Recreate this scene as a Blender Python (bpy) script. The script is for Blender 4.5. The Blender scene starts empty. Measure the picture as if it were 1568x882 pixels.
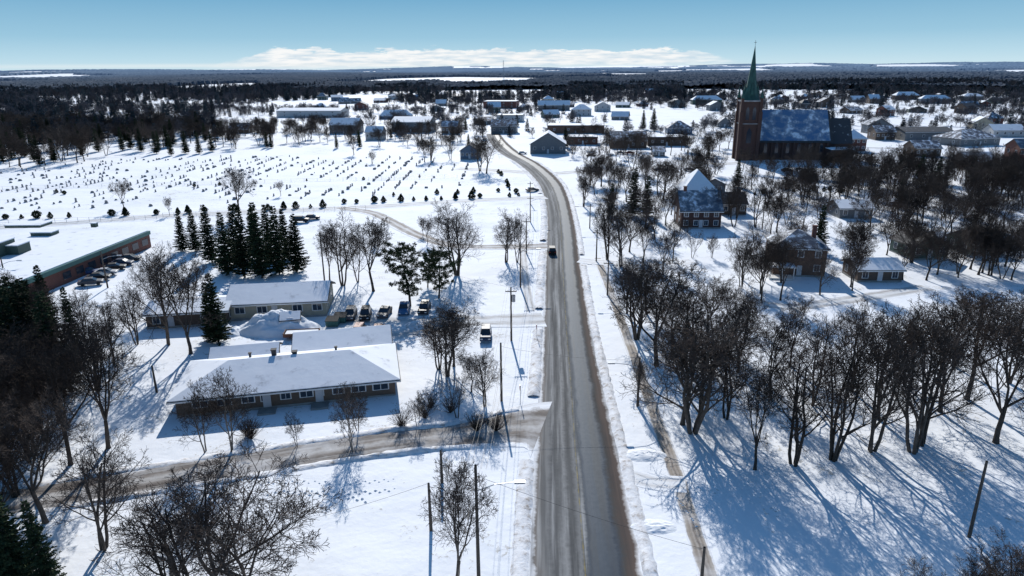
import bpy, math, random
import numpy as np
from mathutils import Vector, Matrix
random.seed(7); np.random.seed(7)
# ------------------------------------------------------------------ camera geometry
F=1046.0; CAMH=42.0
PIT=math.atan(337/1046.0); s_,c_=math.sin(PIT),math.cos(PIT)
RO=math.radians(0.5)
FW=Vector((0,c_,-s_)); D0=Vector((0,-s_,-c_)); R0=Vector((1,0,0))
RT=R0*math.cos(RO)+D0*math.sin(RO); DN=D0*math.cos(RO)-R0*math.sin(RO)
def P(u,v):
    """survey point: where the drone's sight line meets the ground plane"""
    r=FW+RT*((u-784)/F)+DN*((v-441)/F)
    t=CAMH/-r.z
    return Vector((r.x*t,r.y*t,0))
def HT(p,vtop):
    b=(vtop-441)/F; rel=Vector((p.x,p.y,-CAMH))
    return (b*rel.dot(FW)-rel.dot(DN))/(DN.z-b*FW.z)
scene=bpy.context.scene
cam=bpy.data.cameras.new("camera"); cam.sensor_width=36; cam.lens=36*F/1568; cam.clip_end=60000; cam.clip_start=.5
co=bpy.data.objects.new("camera",cam); scene.collection.objects.link(co)
M=Matrix.Identity(4)
for i in range(3):
    M[i][0]=RT[i]; M[i][1]=-DN[i]; M[i][2]=-FW[i]
M[2][3]=CAMH
co.matrix_world=M; scene.camera=co
scene.view_settings.view_transform='Standard'; scene.view_settings.look='None'; scene.view_settings.exposure=0
# ------------------------------------------------------------------ helpers
def link(o,parent=None,col=None):
    (col or scene.collection).objects.link(o)
    if parent: o.parent=parent
    return o
def mesh(name,V,Fc,mats=None,mi=None,smooth=False):
    m=bpy.data.meshes.new(name); m.from_pydata([tuple(v) for v in V],[],Fc)
    for x in (mats or []): m.materials.append(x)
    if mi is not None: m.polygons.foreach_set("material_index",mi)
    if smooth: m.polygons.foreach_set("use_smooth",[True]*len(m.polygons))
    m.update(); return m
def vn(x,y,sc,seed=0):
    x=np.asarray(x,float)/sc+1000.3; y=np.asarray(y,float)/sc+1000.7
    xi=np.floor(x); yi=np.floor(y); fx=x-xi; fy=y-yi
    fx=fx*fx*(3-2*fx); fy=fy*fy*(3-2*fy)
    def h(a,b):
        q=np.sin(a*127.1+b*311.7+seed*74.7)*43758.5453
        return q-np.floor(q)
    return (h(xi,yi)*(1-fx)+h(xi+1,yi)*fx)*(1-fy)+(h(xi,yi+1)*(1-fx)+h(xi+1,yi+1)*fx)*fy
# ------------------------------------------------------------------ materials
def NT(name):
    m=bpy.data.materials.new(name); m.use_nodes=True
    n=m.node_tree; b=n.nodes["Principled BSDF"]; return m,n,b
def ramp(n,fac,stops):
    r=n.nodes.new("ShaderNodeValToRGB"); e=r.color_ramp.elements
    e[0].position=stops[0][0]; e[0].color=(*stops[0][1],1)
    e[1].position=stops[-1][0]; e[1].color=(*stops[-1][1],1)
    for p,cc in stops[1:-1]:
        q=e.new(p); q.color=(*cc,1)
    n.links.new(fac,r.inputs[0]); return r.outputs[0]
def noise(n,vec,scale,detail=4,rough=.55):
    t=n.nodes.new("ShaderNodeTexNoise"); t.inputs["Scale"].default_value=scale; t.inputs["Detail"].default_value=detail
    t.inputs["Roughness"].default_value=rough
    if vec is not None: n.links.new(vec,t.inputs["Vector"])
    return t.outputs["Fac"]
def math_(n,op,a,b=None,clamp=False):
    t=n.nodes.new("ShaderNodeMath"); t.operation=op; t.use_clamp=clamp
    for i,x in enumerate((a,b)):
        if x is None: continue
        if isinstance(x,(int,float)): t.inputs[i].default_value=x
        else: n.links.new(x,t.inputs[i])
    return t.outputs[0]
def mixc(n,f,a,b,mode='MIX'):
    t=n.nodes.new("ShaderNodeMix"); t.data_type='RGBA'; t.blend_type=mode
    for i,x in ((0,f),(6,a),(7,b)):
        if isinstance(x,(int,float)): t.inputs[i].default_value=x
        elif isinstance(x,tuple): t.inputs[i].default_value=(*x,1)
        else: n.links.new(x,t.inputs[i])
    return t.outputs[2]
def maprange(n,x,a,b,c=0,d=1):
    t=n.nodes.new("ShaderNodeMapRange"); t.interpolation_type='SMOOTHSTEP'
    n.links.new(x,t.inputs[0])
    for i,q in enumerate((a,b,c,d)): t.inputs[i+1].default_value=q
    return t.outputs[0]
def bump(n,b,h,strength=.5,dist=.1):
    t=n.nodes.new("ShaderNodeBump"); t.inputs["Strength"].default_value=strength; t.inputs["Distance"].default_value=dist
    n.links.new(h,t.inputs["Height"]); n.links.new(t.outputs[0],b.inputs["Normal"])
def objco(n):
    return n.nodes.new("ShaderNodeTexCoord").outputs["Object"]
def simple(name,c1,c2=None,scale=1.0,rough=.8,bmp=0,metal=0,spec=None,detail=3):
    m,n,b=NT(name); c2=c2 or tuple(x*.75 for x in c1)
    v=objco(n); f=noise(n,v,scale,detail)
    n.links.new(ramp(n,f,[(.3,c1),(.7,c2)]),b.inputs["Base Color"])
    b.inputs["Roughness"].default_value=rough; b.inputs["Metallic"].default_value=metal
    if spec is not None: b.inputs["Specular IOR Level"].default_value=spec
    if bmp: bump(n,b,noise(n,v,scale*4,3),bmp,.03)
    return m
def siding(name,c1,step=.2):
    m,n,b=NT(name); v=objco(n)
    sp=n.nodes.new("ShaderNodeSeparateXYZ"); n.links.new(v,sp.inputs[0])
    fr=math_(n,'FRACT',math_(n,'DIVIDE',sp.outputs[2],step))
    f=noise(n,v,1.3)
    col=ramp(n,f,[(.3,c1),(.7,tuple(x*.8 for x in c1))])
    col2=mixc(n,math_(n,'GREATER_THAN',fr,.86),col,tuple(x*.5 for x in c1))
    n.links.new(col2,b.inputs["Base Color"]); b.inputs["Roughness"].default_value=.7
    bump(n,b,fr,.6,.02); return m
def brick(name,c1,c2,mortar=(.2,.17,.15)):
    m,n,b=NT(name); v=objco(n)
    sp=n.nodes.new("ShaderNodeSeparateXYZ"); n.links.new(v,sp.inputs[0])
    cb=n.nodes.new("ShaderNodeCombineXYZ"); n.links.new(math_(n,'ADD',sp.outputs[0],sp.outputs[1]),cb.inputs[0]); n.links.new(sp.outputs[2],cb.inputs[1])
    t=n.nodes.new("ShaderNodeTexBrick"); n.links.new(cb.outputs[0],t.inputs["Vector"])
    t.inputs["Color1"].default_value=(*c1,1); t.inputs["Color2"].default_value=(*c2,1); t.inputs["Mortar"].default_value=(*mortar,1)
    t.inputs["Scale"].default_value=3.0; t.inputs["Mortar Size"].default_value=.01
    f=noise(n,v,.6)
    n.links.new(mixc(n,math_(n,'MULTIPLY',f,.5),t.outputs[0],(.04,.025,.022)),b.inputs["Base Color"])
    b.inputs["Roughness"].default_value=.9; return m
SN=(.87,.89,.93)
msnow,n,b=NT("snow_ground"); v=objco(n)
big=noise(n,v,.035,3); mid=noise(n,v,.3,4,.5); fine=noise(n,v,2.2,3,.6)
colr=ramp(n,big,[(.3,(.89,.91,.94)),(.5,SN),(.68,(.80,.83,.88))])
patch=maprange(n,math_(n,'MULTIPLY',mid,math_(n,'MULTIPLY',fine,math_(n,'ADD',big,.5))),.34,.44)
colr=mixc(n,math_(n,'MULTIPLY',patch,.6),colr,(.36,.33,.27))
n.links.new(colr,b.inputs["Base Color"]); b.inputs["Roughness"].default_value=.8; b.inputs["Specular IOR Level"].default_value=.15
hh=math_(n,'ADD',math_(n,'MULTIPLY',mid,1.0),math_(n,'MULTIPLY',fine,.12)); bump(n,b,hh,.36,.5)
msnow2,n,b=NT("snow_fresh"); v=objco(n); f=noise(n,v,.9,5,.6)
n.links.new(ramp(n,f,[(.3,(.88,.9,.93)),(.7,(.8,.82,.86))]),b.inputs["Base Color"]); b.inputs["Roughness"].default_value=.8
b.inputs["Specular IOR Level"].default_value=.2; bump(n,b,f,.5,.18)
msnowd,n,b=NT("snow_dirty"); v=objco(n); f=noise(n,v,1.1,6,.65)
n.links.new(ramp(n,f,[(.32,(.84,.86,.9)),(.54,(.70,.70,.72)),(.68,(.36,.32,.29))]),b.inputs["Base Color"]); b.inputs["Roughness"].default_value=.85; bump(n,b,f,.7,.2)
mroofs,n,b=NT("roof_snow"); v=objco(n); f=noise(n,v,.45,5,.6)
n.links.new(ramp(n,f,[(.25,(.84,.87,.92)),(.6,(.78,.81,.87)),(.74,(.42,.45,.5))]),b.inputs["Base Color"]); b.inputs["Roughness"].default_value=.8; bump(n,b,f,.4,.12)
def thin(name,lo,hi,dark,sc=.5):
    m,n,b=NT(name); v=objco(n); f=noise(n,v,sc,6,.68)
    n.links.new(ramp(n,f,[(lo,(.76,.81,.9)),((lo+hi)/2,tuple((x+.3)*.6 for x in dark)),(hi,dark)]),b.inputs["Base Color"]); b.inputs["Roughness"].default_value=.7; b.inputs["Specular IOR Level"].default_value=.2; return m
mroofthin=thin("thin_roof_snow",.40,.56,(.09,.10,.13)); mroofdark=thin("bare_shingle_roof",.28,.40,(.06,.062,.07))
mroofblue=thin("blue_metal_roof",.36,.56,(.10,.19,.34),.22); mroofslate=thin("slate_roof",.38,.55,(.10,.13,.18),.35)
mshing=simple("asphalt_shingles",(.07,.065,.065),(.04,.04,.042),3)
mwhite=simple("white_trim",(.75,.75,.74),(.65,.65,.64),2,.5)
mglass,n,b=NT("window_glass"); b.inputs["Base Color"].default_value=(.03,.04,.055,1); b.inputs["Roughness"].default_value=.08
mdoor=simple("painted_door",(.55,.56,.58),(.45,.46,.48),1,.5)
mconc=simple("concrete",(.3,.3,.29),(.22,.22,.21),1)
mmetal=simple("galvanized_metal",(.45,.47,.5),(.35,.36,.38),3,.4,metal=.6)
mpole=simple("weathered_pole_wood",(.10,.08,.065),(.06,.05,.042),5,.9)
mwire=simple("wire_black",(.03,.03,.03),(.03,.03,.03),1,.6)
mcream=siding("cream_siding",(.42,.38,.29)); mgrey=siding("grey_siding",(.17,.18,.19)); mwhs=siding("white_siding",(.5,.5,.5))
mbrown=siding("brown_siding",(.11,.075,.055)); mtaupe=siding("taupe_siding",(.15,.105,.075)); mblue=siding("blue_siding",(.10,.15,.22)); mgreen=siding("green_siding",(.07,.11,.09))
mred=brick("red_brick",(.2,.07,.05),(.14,.05,.04)); mdbrick=brick("dark_brick",(.10,.045,.033),(.075,.036,.03),(.12,.09,.08)); mtan=brick("tan_brick",(.19,.10,.065),(.14,.08,.055))
mteal=simple("teal_fascia",(.05,.16,.14),(.04,.12,.11),1,.5)
mcopper=simple("copper_patina",(.03,.105,.085),(.015,.05,.045),.6,.7)
mstone=simple("granite_headstone",(.34,.33,.33),(.12,.12,.13),.25,.6,detail=2)
mtyre=simple("tyre_rubber",(.02,.02,.02),(.03,.03,.03),2,.9)
def barkm(name,a,bb,sc=1.2):
    m,n,b=NT(name); v=objco(n); f=noise(n,v,sc,2)
    oi=n.nodes.new("ShaderNodeObjectInfo")
    col=ramp(n,f,[(.3,a),(.7,bb)])
    hs=n.nodes.new("ShaderNodeHueSaturation"); n.links.new(col,hs.inputs["Color"]); n.links.new(maprange(n,oi.outputs["Random"],0,1,.7,1.35),hs.inputs["Value"])
    n.links.new(hs.outputs[0],b.inputs["Base Color"]); b.inputs["Roughness"].default_value=.9; b.inputs["Specular IOR Level"].default_value=.12
    return m
mbark=barkm("maple_bark",(.095,.078,.066),(.05,.042,.036)); mtwig=barkm("maple_twigs",(.082,.062,.052),(.052,.040,.034))
mfart=barkm("far_twigs",(.085,.082,.092),(.055,.055,.065))  # bluish tone is distance haze put into the twig colour
mbirch=barkm("birch_bark",(.3,.26,.22),(.14,.11,.09))
mneed=barkm("spruce_needles",(.018,.032,.016),(.035,.05,.024),.9); mneed2=barkm("pine_needles",(.03,.045,.018),(.05,.065,.03),.9)
mhedge=barkm("cedar_foliage",(.022,.035,.02),(.045,.052,.03),2)
# ------------------------------------------------------------------ roads
def edge_pts(lst):
    L=[P(l,y) for y,l,r in lst]; R=[P(r,y) for y,l,r in lst]; return L,R
def resample(L,R,step):
    def cr(p0,p1,p2,p3,t):
        return .5*((2*p1)+(-p0+p2)*t+(2*p0-5*p1+4*p2-p3)*t*t+(-p0+3*p1-3*p2+p3)*t**3)
    oL,oR=[],[]
    n=len(L)
    for i in range(n-1):
        k=max(2,int((((L[i+1]+R[i+1])-(L[i]+R[i]))/2).length/step))
        for j in range(k):
            t=j/k
            for src,o in ((L,oL),(R,oR)):
                o.append(cr(src[max(i-1,0)],src[i],src[i+1],src[min(i+2,n-1)],t))
    oL.append(L[-1]); oR.append(R[-1]); return oL,oR
ROADS=[]
def road(name,L,R,mat,z,step=3.0,cols=4):
    L,R=resample(L,R,step); V=[];Fc=[];uv=[]
    dist=0; prev=None
    for a,bb in zip(L,R):
        mid=(a+bb)/2
        if prev is not None: dist+=(mid-prev).length
        prev=mid; w=(bb-a).length
        ROADS.append((mid.x,mid.y,w/2))
        for k in range(cols+1):
            p=a.lerp(bb,k/cols); V.append((p.x,p.y,z)); uv.append((k/cols,dist/10))
    for i in range(len(L)-1):
        for k in range(cols):
            q=i*(cols+1)+k; Fc.append((q,q+1,q+cols+2,q+cols+1))
    m=mesh(name,V,Fc,[mat]); u=m.uv_layers.new(name="UVMap")
    for l in m.loops: u.data[l.index].uv=uv[l.vertex_index]
    link(bpy.data.objects.new(name,m)); return L,R
def cline(pts,w):
    pts=[P(*p) for p in pts]; L=[];R=[]
    for i,p in enumerate(pts):
        t=(pts[min(i+1,len(pts)-1)]-pts[max(i-1,0)]).normalized(); nrm=Vector((-t.y,t.x,0))
        ww=w[i] if isinstance(w,list) else w
        L.append(p+nrm*ww/2); R.append(p-nrm*ww/2)
    return L,R
def uvnodes(n):
    uvn=n.nodes.new("ShaderNodeUVMap"); sp=n.nodes.new("ShaderNodeSeparateXYZ"); n.links.new(uvn.outputs[0],sp.inputs[0])
    return sp.outputs[0],sp.outputs[1]
def mapped(n,u,v,su,sv):
    cb=n.nodes.new("ShaderNodeCombineXYZ"); n.links.new(math_(n,'MULTIPLY',u,su),cb.inputs[0]); n.links.new(math_(n,'MULTIPLY',v,sv),cb.inputs[1]); return cb.outputs[0]
mroad,n,b=NT("salted_asphalt"); u,v=uvnodes(n); oc=objco(n)
wob=math_(n,'SUBTRACT',noise(n,oc,.25,4),.5); fn=math_(n,'SUBTRACT',noise(n,oc,2.0,4),.5)
uw=math_(n,'ADD',u,math_(n,'ADD',math_(n,'MULTIPLY',wob,.10),math_(n,'MULTIPLY',fn,.04)))
base=ramp(n,uw,[(0,SN),(.04,(.66,.66,.67)),(.07,(.19,.17,.155)),(.12,(.22,.215,.21)),(.17,(.20,.20,.20)),(.23,(.10,.10,.102)),(.27,(.13,.13,.13)),(.33,(.27,.27,.27)),(.38,(.13,.13,.13)),(.42,(.11,.11,.11)),(.47,(.21,.21,.21)),(.51,(.09,.095,.10)),(.56,(.035,.05,.075)),(.68,(.03,.045,.068)),(.74,(.022,.034,.055)),(.80,(.028,.04,.06)),(.84,(.07,.066,.064)),(.88,(.095,.075,.066)),(.94,(.115,.085,.072)),(.965,(.45,.43,.42)),(1,SN)])  # right lane: dark wet asphalt, reflected sky blue painted into the colour
st=noise(n,mapped(n,u,v,16,.35),1.0,6,.65)
salt=maprange(n,st,.48,.72); lane=maprange(n,uw,.5,.56,1,.05)
col=mixc(n,math_(n,'MULTIPLY',salt,math_(n,'MULTIPLY',lane,.7)),base,(.44,.44,.44))
dk=maprange(n,noise(n,mapped(n,u,v,9,.25),1.3,5),.48,.63); col=mixc(n,math_(n,'MULTIPLY',dk,.45),col,(.045,.046,.048))
yl=math_(n,'LESS_THAN',math_(n,'ABSOLUTE',math_(n,'SUBTRACT',u,.495)),.006)
yl=math_(n,'MULTIPLY',yl,maprange(n,noise(n,oc,.7,4),.4,.65,.08,.5))
col=mixc(n,yl,col,(.38,.29,.07))
n.links.new(col,b.inputs["Base Color"])
rg=ramp(n,uw,[(0,(.9,.9,.9)),(.5,(.85,.85,.85)),(.58,(.5,.5,.5)),(.78,(.5,.5,.5)),(.85,(.9,.9,.9)),(1,(.9,.9,.9))])
n.links.new(math_(n,'ADD',rg,math_(n,'MULTIPLY',fn,.15)),b.inputs["Roughness"]); b.inputs["Specular IOR Level"].default_value=.10; b.inputs["Specular Tint"].default_value=(.6,.8,1,1)
bump(n,b,noise(n,oc,3,4),.12,.02)
def trackmat(name,cent,edge,patchc,k=.5):
    m,n,b=NT(name); u,v=uvnodes(n); oc=objco(n)
    uw=math_(n,'ADD',u,math_(n,'ADD',math_(n,'MULTIPLY',math_(n,'SUBTRACT',noise(n,oc,.3,5),.5),.28),math_(n,'MULTIPLY',math_(n,'SUBTRACT',noise(n,oc,1.7,4),.5),.12)))
    base=ramp(n,uw,[(0,SN),(.08,SN),(.15,edge),(.28,cent),(.38,edge),(.5,patchc),(.6,edge),(.72,cent),(.84,edge),(.91,SN),(1,SN)])
    f=maprange(n,noise(n,mapped(n,u,v,7,.6),1.2,6,.65),.42,.65)
    f2=maprange(n,noise(n,oc,.22,4),.45,.7)
    c3=mixc(n,math_(n,'MULTIPLY',f,k),base,patchc); c3=mixc(n,math_(n,'MULTIPLY',f2,.35),c3,SN)
    n.links.new(c3,b.inputs["Base Color"])
    b.inputs["Roughness"].default_value=.8; b.inputs["Specular IOR Level"].default_value=.2; bump(n,b,noise(n,oc,2.2,5),.5,.08); return m
mside=trackmat("slushy_side_road",(.11,.095,.088),(.19,.165,.15),(.42,.41,.405),.6)
mlane=trackmat("snowy_lane",(.38,.36,.35),(.56,.56,.565),(.7,.72,.75),.6)
mfaint=trackmat("faint_tracks",(.6,.59,.59),(.74,.75,.77),(.8,.82,.85),.6)
mwalk=trackmat("trodden_sidewalk",(.3,.26,.22),(.42,.38,.34),(.2,.17,.15),.5)
mdirt=trackmat("muddy_track",(.17,.135,.115),(.32,.29,.27),(.6,.6,.61),.6)
L,R=edge_pts([(1100,798,1032),(882,808,987),(700,816,949),(600,825,926),(500,830,905),(400,834,889),(360,836,884),(325,836,877),(300,831,870),(280,822,860),(262,806,842),(248,788,822),(238,770,803),(228,757,788),(216,748,775),(205,744,766)])
def ext(L,R,k):
    a=L[0]-(L[1]-L[0]).normalized()*k; bb=R[0]-(R[1]-R[0]).normalized()*k
    return [a]+L,[bb]+R
L,R=ext(L,R,70)
mainL,mainR=road("main_road",L,R,mroad,.032,2.5,8)
def cl(name,pts,w,mat,z,step=2.5): 
    l,r=cline(pts,w); return road(name,l,r,mat,z,step,4)
sideL,sideR=cl("side_road",[(830,655),(812,653),(790,654),(740,660),(680,668),(600,676),(500,690),(400,707),(300,722),(180,742),(40,765),(-150,790)],[14,12,9.5,8,6.5,6.5,6.5,6.5,6.5,6.5,6.5,6.5],mside,.040)
cl("cemetery_lane",[(520,318),(570,326),(600,340),(640,360),(690,376),(760,378),(838,377)],[5,5,5,5,5,5,7],mdirt,.044)
cl("school_street",[(-60,352),(100,342),(260,330),(400,324),(560,317),(700,308),(836,302)],6.5,mlane,.036)
cl("parking_driveway",[(500,500),(560,505),(640,500),(720,492),(790,490),(832,488)],[16,15,12,7,7,8],mlane,.048)
cl("crossing_street",[(700,258),(780,262),(830,266),(900,262),(1000,256),(1130,250),(1300,246)],9,mlane,.016)
cl("house_lane",[(887,398),(930,402),(1000,405),(1060,400)],4.5,mfaint,.036)
cl("shop_street",[(930,210),(1050,212),(1200,222),(1400,228)],9,mlane,.012,6)
cl("garden_drive",[(1120,452),(1200,470),(1280,462),(1420,440)],5,mlane,.012)
cl("sidewalk",[(915,395),(928,430),(962,520),(990,600),(1040,740),(1085,882),(1130,1010)],1.9,mwalk,.012,2)
cl("footpath",[(962,728),(1000,738),(1050,742)],3,mfaint,.020)
cl("cemetery_path",[(800,380),(806,440),(818,500)],2.2,mlane,.026,2)
# ------------------------------------------------------------------ terrain
def hills(x,y):
    d=np.hypot(x,y)
    k=np.clip((d-1100)/5000,0,1)
    return k*(vn(x,y,2200,3)*52+vn(x,y,800,5)*24-14)+np.clip((d-7000)/5000,0,1)*14
def axis(a,bb,st,mx,g=1.13):
    o=list(np.arange(a,bb+.01,st)); q=st; x=bb
    up=[];
    while x<mx: q*=g; x+=min(q,200); up.append(x)
    lo=[];q=st;x=a
    while x>-mx: q*=g; x-=min(q,200); lo.append(x)
    return np.array(lo[::-1]+o+up)
xs=axis(-150,150,1.5,12500); ys=axis(20,260,1.5,13500); ys=ys[ys>-400]
X,Y=np.meshgrid(xs,ys)
RD=np.array(ROADS)
mind=np.full(X.shape,999.)
near=(np.abs(X)<400)&(Y<500)
xn,yn=X[near],Y[near]; mn=np.full(xn.shape,999.)
for rx,ry,rw in RD[::2]: mn=np.minimum(mn,np.hypot(xn-rx,yn-ry)-rw)
mind[near]=mn
k=np.clip((mind-1.5)/5,0,1)*np.clip((600-np.hypot(X,Y))/200,0,1)
Z=k*(vn(X,Y,9,1)*.35+vn(X,Y,3.3,2)*.10-.26)
Z=Z+hills(X,Y)
V=np.stack([X.ravel(),Y.ravel(),Z.ravel()],1)
ny,nx=X.shape
idx=np.arange(ny*nx).reshape(ny,nx)
Fc=np.stack([idx[:-1,:-1].ravel(),idx[:-1,1:].ravel(),idx[1:,1:].ravel(),idx[1:,:-1].ravel()],1)
m=mesh("ground",V.tolist(),Fc.tolist(),[msnow],smooth=True); link(bpy.data.objects.new("ground",m))
# ------------------------------------------------------------------ snow banks
def bank(name,pts,side,w=1.6,h=.4,skip=None):
    V=[];Fc=[];K=6; last=False
    q=[]
    for a,bb in zip(pts[:-1],pts[1:]):
        k=max(1,int((bb-a).length/.7))
        q+=[a.lerp(bb,i/k) for i in range(k)]
    for i,p in enumerate(q):
        if skip and skip(p): last=False; continue
        t=(q[min(i+1,len(q)-1)]-q[max(i-1,0)]).normalized(); nr=Vector((-t.y,t.x,0))*side
        hh=h*(.2+1.5*float(vn(p.x,p.y,4,8)))
        for k in range(K+1):
            f=k/K; jj=random.uniform(-.12,.12)
            pos=p+nr*(w*(f-.15)+jj)
            z=math.sin(math.pi*f)**.8*hh*(.7+.6*random.random())-.02
            if k in(0,K): z=-.04
            V.append((pos.x,pos.y,z))
        if last:
            a=len(V)-2*(K+1)
            for k in range(K): Fc.append((a+k,a+k+1,a+K+k+2,a+K+k+1))
        last=True
    m=mesh(name,V,Fc,[msnowd],smooth=True); link(bpy.data.objects.new(name,m))
j=P(820,655)
def skipL(p):
    return abs(p.y-j.y)<7.5 or abs(p.y-P(830,489).y)<5 or abs(p.y-P(830,377).y)<5 or p.y>330 or abs(p.y-P(830,302).y)<6
def skipR(p): return p.y>330 or abs(p.y-P(885,398).y)<4
def skipS(p): return p.x>P(790,650).x
bank("snow_bank",mainL,1,1.9,.42,skipL); bank("snow_bank",mainR,-1,1.5,.32,skipR)
bank("snow_bank",sideL,-1,1.3,.25,skipS); bank("snow_bank",sideR,1,1.4,.28,skipS)
def mound(name,p,rx,ry,h,mat,seed):
    V=[];Fc=[];N=40
    for i in range(N+1):
        for jx in range(N+1):
            x=(i/N*2-1);y=(jx/N*2-1); r=math.hypot(x,y)
            nz=float(vn(x*5+seed,y*5,1,seed))*.6+float(vn(x*14+seed,y*14,1,seed+3))*.3
            z=max(0,1-r**1.5)*(.5+nz)*h
            V.append((p.x+x*rx,p.y+y*ry,z-.05))
    for i in range(N):
        for jx in range(N):
            a=i*(N+1)+jx; Fc.append((a,a+N+1,a+N+2,a+1))
    link(bpy.data.objects.new(name,mesh(name,V,Fc,[mat],smooth=True)))
mound("snow_pile",P(425,503),7.5,4.5,3.2,msnow2,4)
mound("snow_pile",P(350,510),3,3,1.2,msnow2,9)
mound("snow_pile",P(985,697),3.0,1.6,.35,msnow2,5); mound("snow_pile",P(1000,807),2.6,1.4,.3,msnow2,6)
mound("snow_pile",P(640,500),3,2,1.0,msnowd,11)
V=[];Fc=[]
for (a,bb) in ((P(400,742),P(610,738)),(P(410,758),P(610,752)),(P(560,768),P(420,752)),(P(1010,735),P(1060,810))):
    nst=int((bb-a).length/.55)
    for i in range(nst):
        p=a.lerp(bb,i/nst)+Vector((math.sin(i*.13)*.6,(i%2)*.35+math.sin(i*.3)*.2,0))
        o=len(V); r=.15
        for k in range(6): V.append((p.x+math.cos(k*1.047)*r*random.uniform(.7,1.3)*1.3,p.y+math.sin(k*1.047)*r*random.uniform(.6,1.2),-.02))
        V.append((p.x,p.y,.07+random.random()*.05))
        for k in range(6): Fc.append((o+k,o+(k+1)%6,o+6))
link(bpy.data.objects.new("footprint_trail",mesh("footprint_trail",V,Fc,[msnow2])))
# ------------------------------------------------------------------ trees (meshes)
def tube(V,Fc,MI,pts,rad,n,mi):
    o=len(V); m=len(pts)
    for i,p in enumerate(pts):
        t=(pts[min(i+1,m-1)]-pts[max(i-1,0)]).normalized()
        a=t.orthogonal().normalized() if i==0 else (a-t*a.dot(t)).normalized()
        bb=t.cross(a); r=rad[i]
        for k in range(n):
            an=2*math.pi*k/n; V.append(p+a*(math.cos(an)*r)+bb*(math.sin(an)*r))
    for i in range(m-1):
        for k in range(n):
            q=o+i*n+k; q2=o+i*n+(k+1)%n
            Fc.append((q,q2,q2+n,q+n)); MI.append(mi)
def bare(name,seed,H=14.,stems=1,spread=1.0,bark=None,dens=1.0,twr=.018,maxlev=5,twm=None):
    rg=random.Random(seed); V=[];Fc=[];MI=[]
    nseg=[5,8,5,3,2,1]; wig=[.08,.16,.22,.28,.3,.3]; trop=[.05,.10,.10,.08,.06,.05]
    kids=[0,8,6,5,int(4*dens),0]; sides=[8,7,5,3,3,3]
    if maxlev==4: nseg=[3,4,2,1,1,1]; sides=[5,4,3,3,3,3]; kids=[0,6,5,4,0,0]
    up=Vector((0,0,1))
    def rv(): return Vector((rg.gauss(0,1),rg.gauss(0,1),rg.gauss(0,1)))
    def grow(p,d,L,r,lev):
        pts=[p.copy()]; n=nseg[lev]
        for i in range(n):
            d=(d+rv()*wig[lev]*.6+up*trop[lev]).normalized(); p=p+d*(L/n); pts.append(p.copy())
        end=.35 if lev else .75
        rad=[max(twr*(.75 if lev==5 else 1),r*(1-(1-end)*i/n)) for i in range(n+1)]
        if lev==0: rad[0]*=1.35
        tube(V,Fc,MI,pts,rad,sides[lev],0 if lev<3 else 1)
        if lev==0: return pts,rad,d
        if lev<maxlev:
            kk=kids[lev]; st=.22 if lev==1 else .2
            az=rg.random()*6.28
            for q in range(kk):
                t=st+(1-st)*(q+rg.random()*.8)/kk; f=t*n; i=min(int(f),n-1)
                pp=pts[i].lerp(pts[i+1],f-i); dd=(pts[i+1]-pts[i]).normalized()
                az+=2.4+rg.uniform(-.5,.5); side=dd.orthogonal().normalized(); s2=dd.cross(side)
                an=math.radians(rg.uniform(28,58))
                nd=dd*math.cos(an)+(side*math.cos(az)+s2*math.sin(az))*math.sin(an)
                ll=L*(.52 if lev==1 else .55)*(1.15-.55*t)*rg.uniform(.75,1.2)
                if maxlev==4 and lev==3: ll*=1.7
                if maxlev==5 and lev==4: ll*=1.25
                grow(pp,nd,ll,rad[i]*.55,lev+1)
    if stems==1:
        pts,rad,d=grow(Vector((0,0,-.2)),Vector((rg.uniform(-.05,.05),rg.uniform(-.05,.05),1)).normalized(),H*rg.uniform(.2,.3),H*.019,0)
        nl=rg.randint(4,5); az=rg.random()*6
        for i in range(nl):
            az+=6.28/nl+rg.uniform(-.3,.3); an=math.radians(rg.uniform(18,42)*spread)
            if i==0: an*=.3
            start=pts[-1] if i<3 else pts[-2]
            grow(start,Vector((math.cos(az)*math.sin(an),math.sin(az)*math.sin(an),math.cos(an))),H*rg.uniform(.52,.62),rad[-1]*.62,1)
    else:
        az=rg.random()*6
        for i in range(stems):
            az+=6.28/stems+rg.uniform(-.3,.3); an=math.radians(rg.uniform(8,24)*spread)
            grow(Vector((math.cos(az)*.25,math.sin(az)*.25,-.2)),Vector((math.cos(az)*math.sin(an),math.sin(az)*math.sin(an),math.cos(an))),H*rg.uniform(.72,.85),H*.0135,1)
    zt=max(v.z for v in V)
    sc=H/zt
    V=[v*sc for v in V]
    return mesh(name,V,Fc,[bark or mbark,twm or mtwig],MI)
BT=[bare("bare_tree_a",1,14,1,1.1),bare("bare_tree_b",2,14,3,1.1),bare("bare_tree_c",3,14,1,.9),bare("bare_tree_d",4,14,4,1.2),bare("bare_tree_e",5,14,1,1.35),bare("bare_tree_f",6,14,2,.9),bare("bare_tree_g",11,14,1,1.15)]
BBirch=bare("birch_a",21,9,2,.9,mbirch)
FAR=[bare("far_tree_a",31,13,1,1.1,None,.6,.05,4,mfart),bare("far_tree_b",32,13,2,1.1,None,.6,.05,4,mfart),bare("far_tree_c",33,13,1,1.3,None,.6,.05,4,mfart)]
def leafq(V,Fc,MI,p,d,l,w,mi,rg):
    sd=d.cross(Vector((rg.gauss(0,1),rg.gauss(0,1),rg.gauss(0,1)))).normalized()*w
    o=len(V); V.extend([p-sd*.6,p+sd*.6,p+d*l*.6+sd,p+d*l,p+d*l*.6-sd]); Fc.append((o,o+1,o+2,o+3,o+4)); MI.append(mi)
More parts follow.
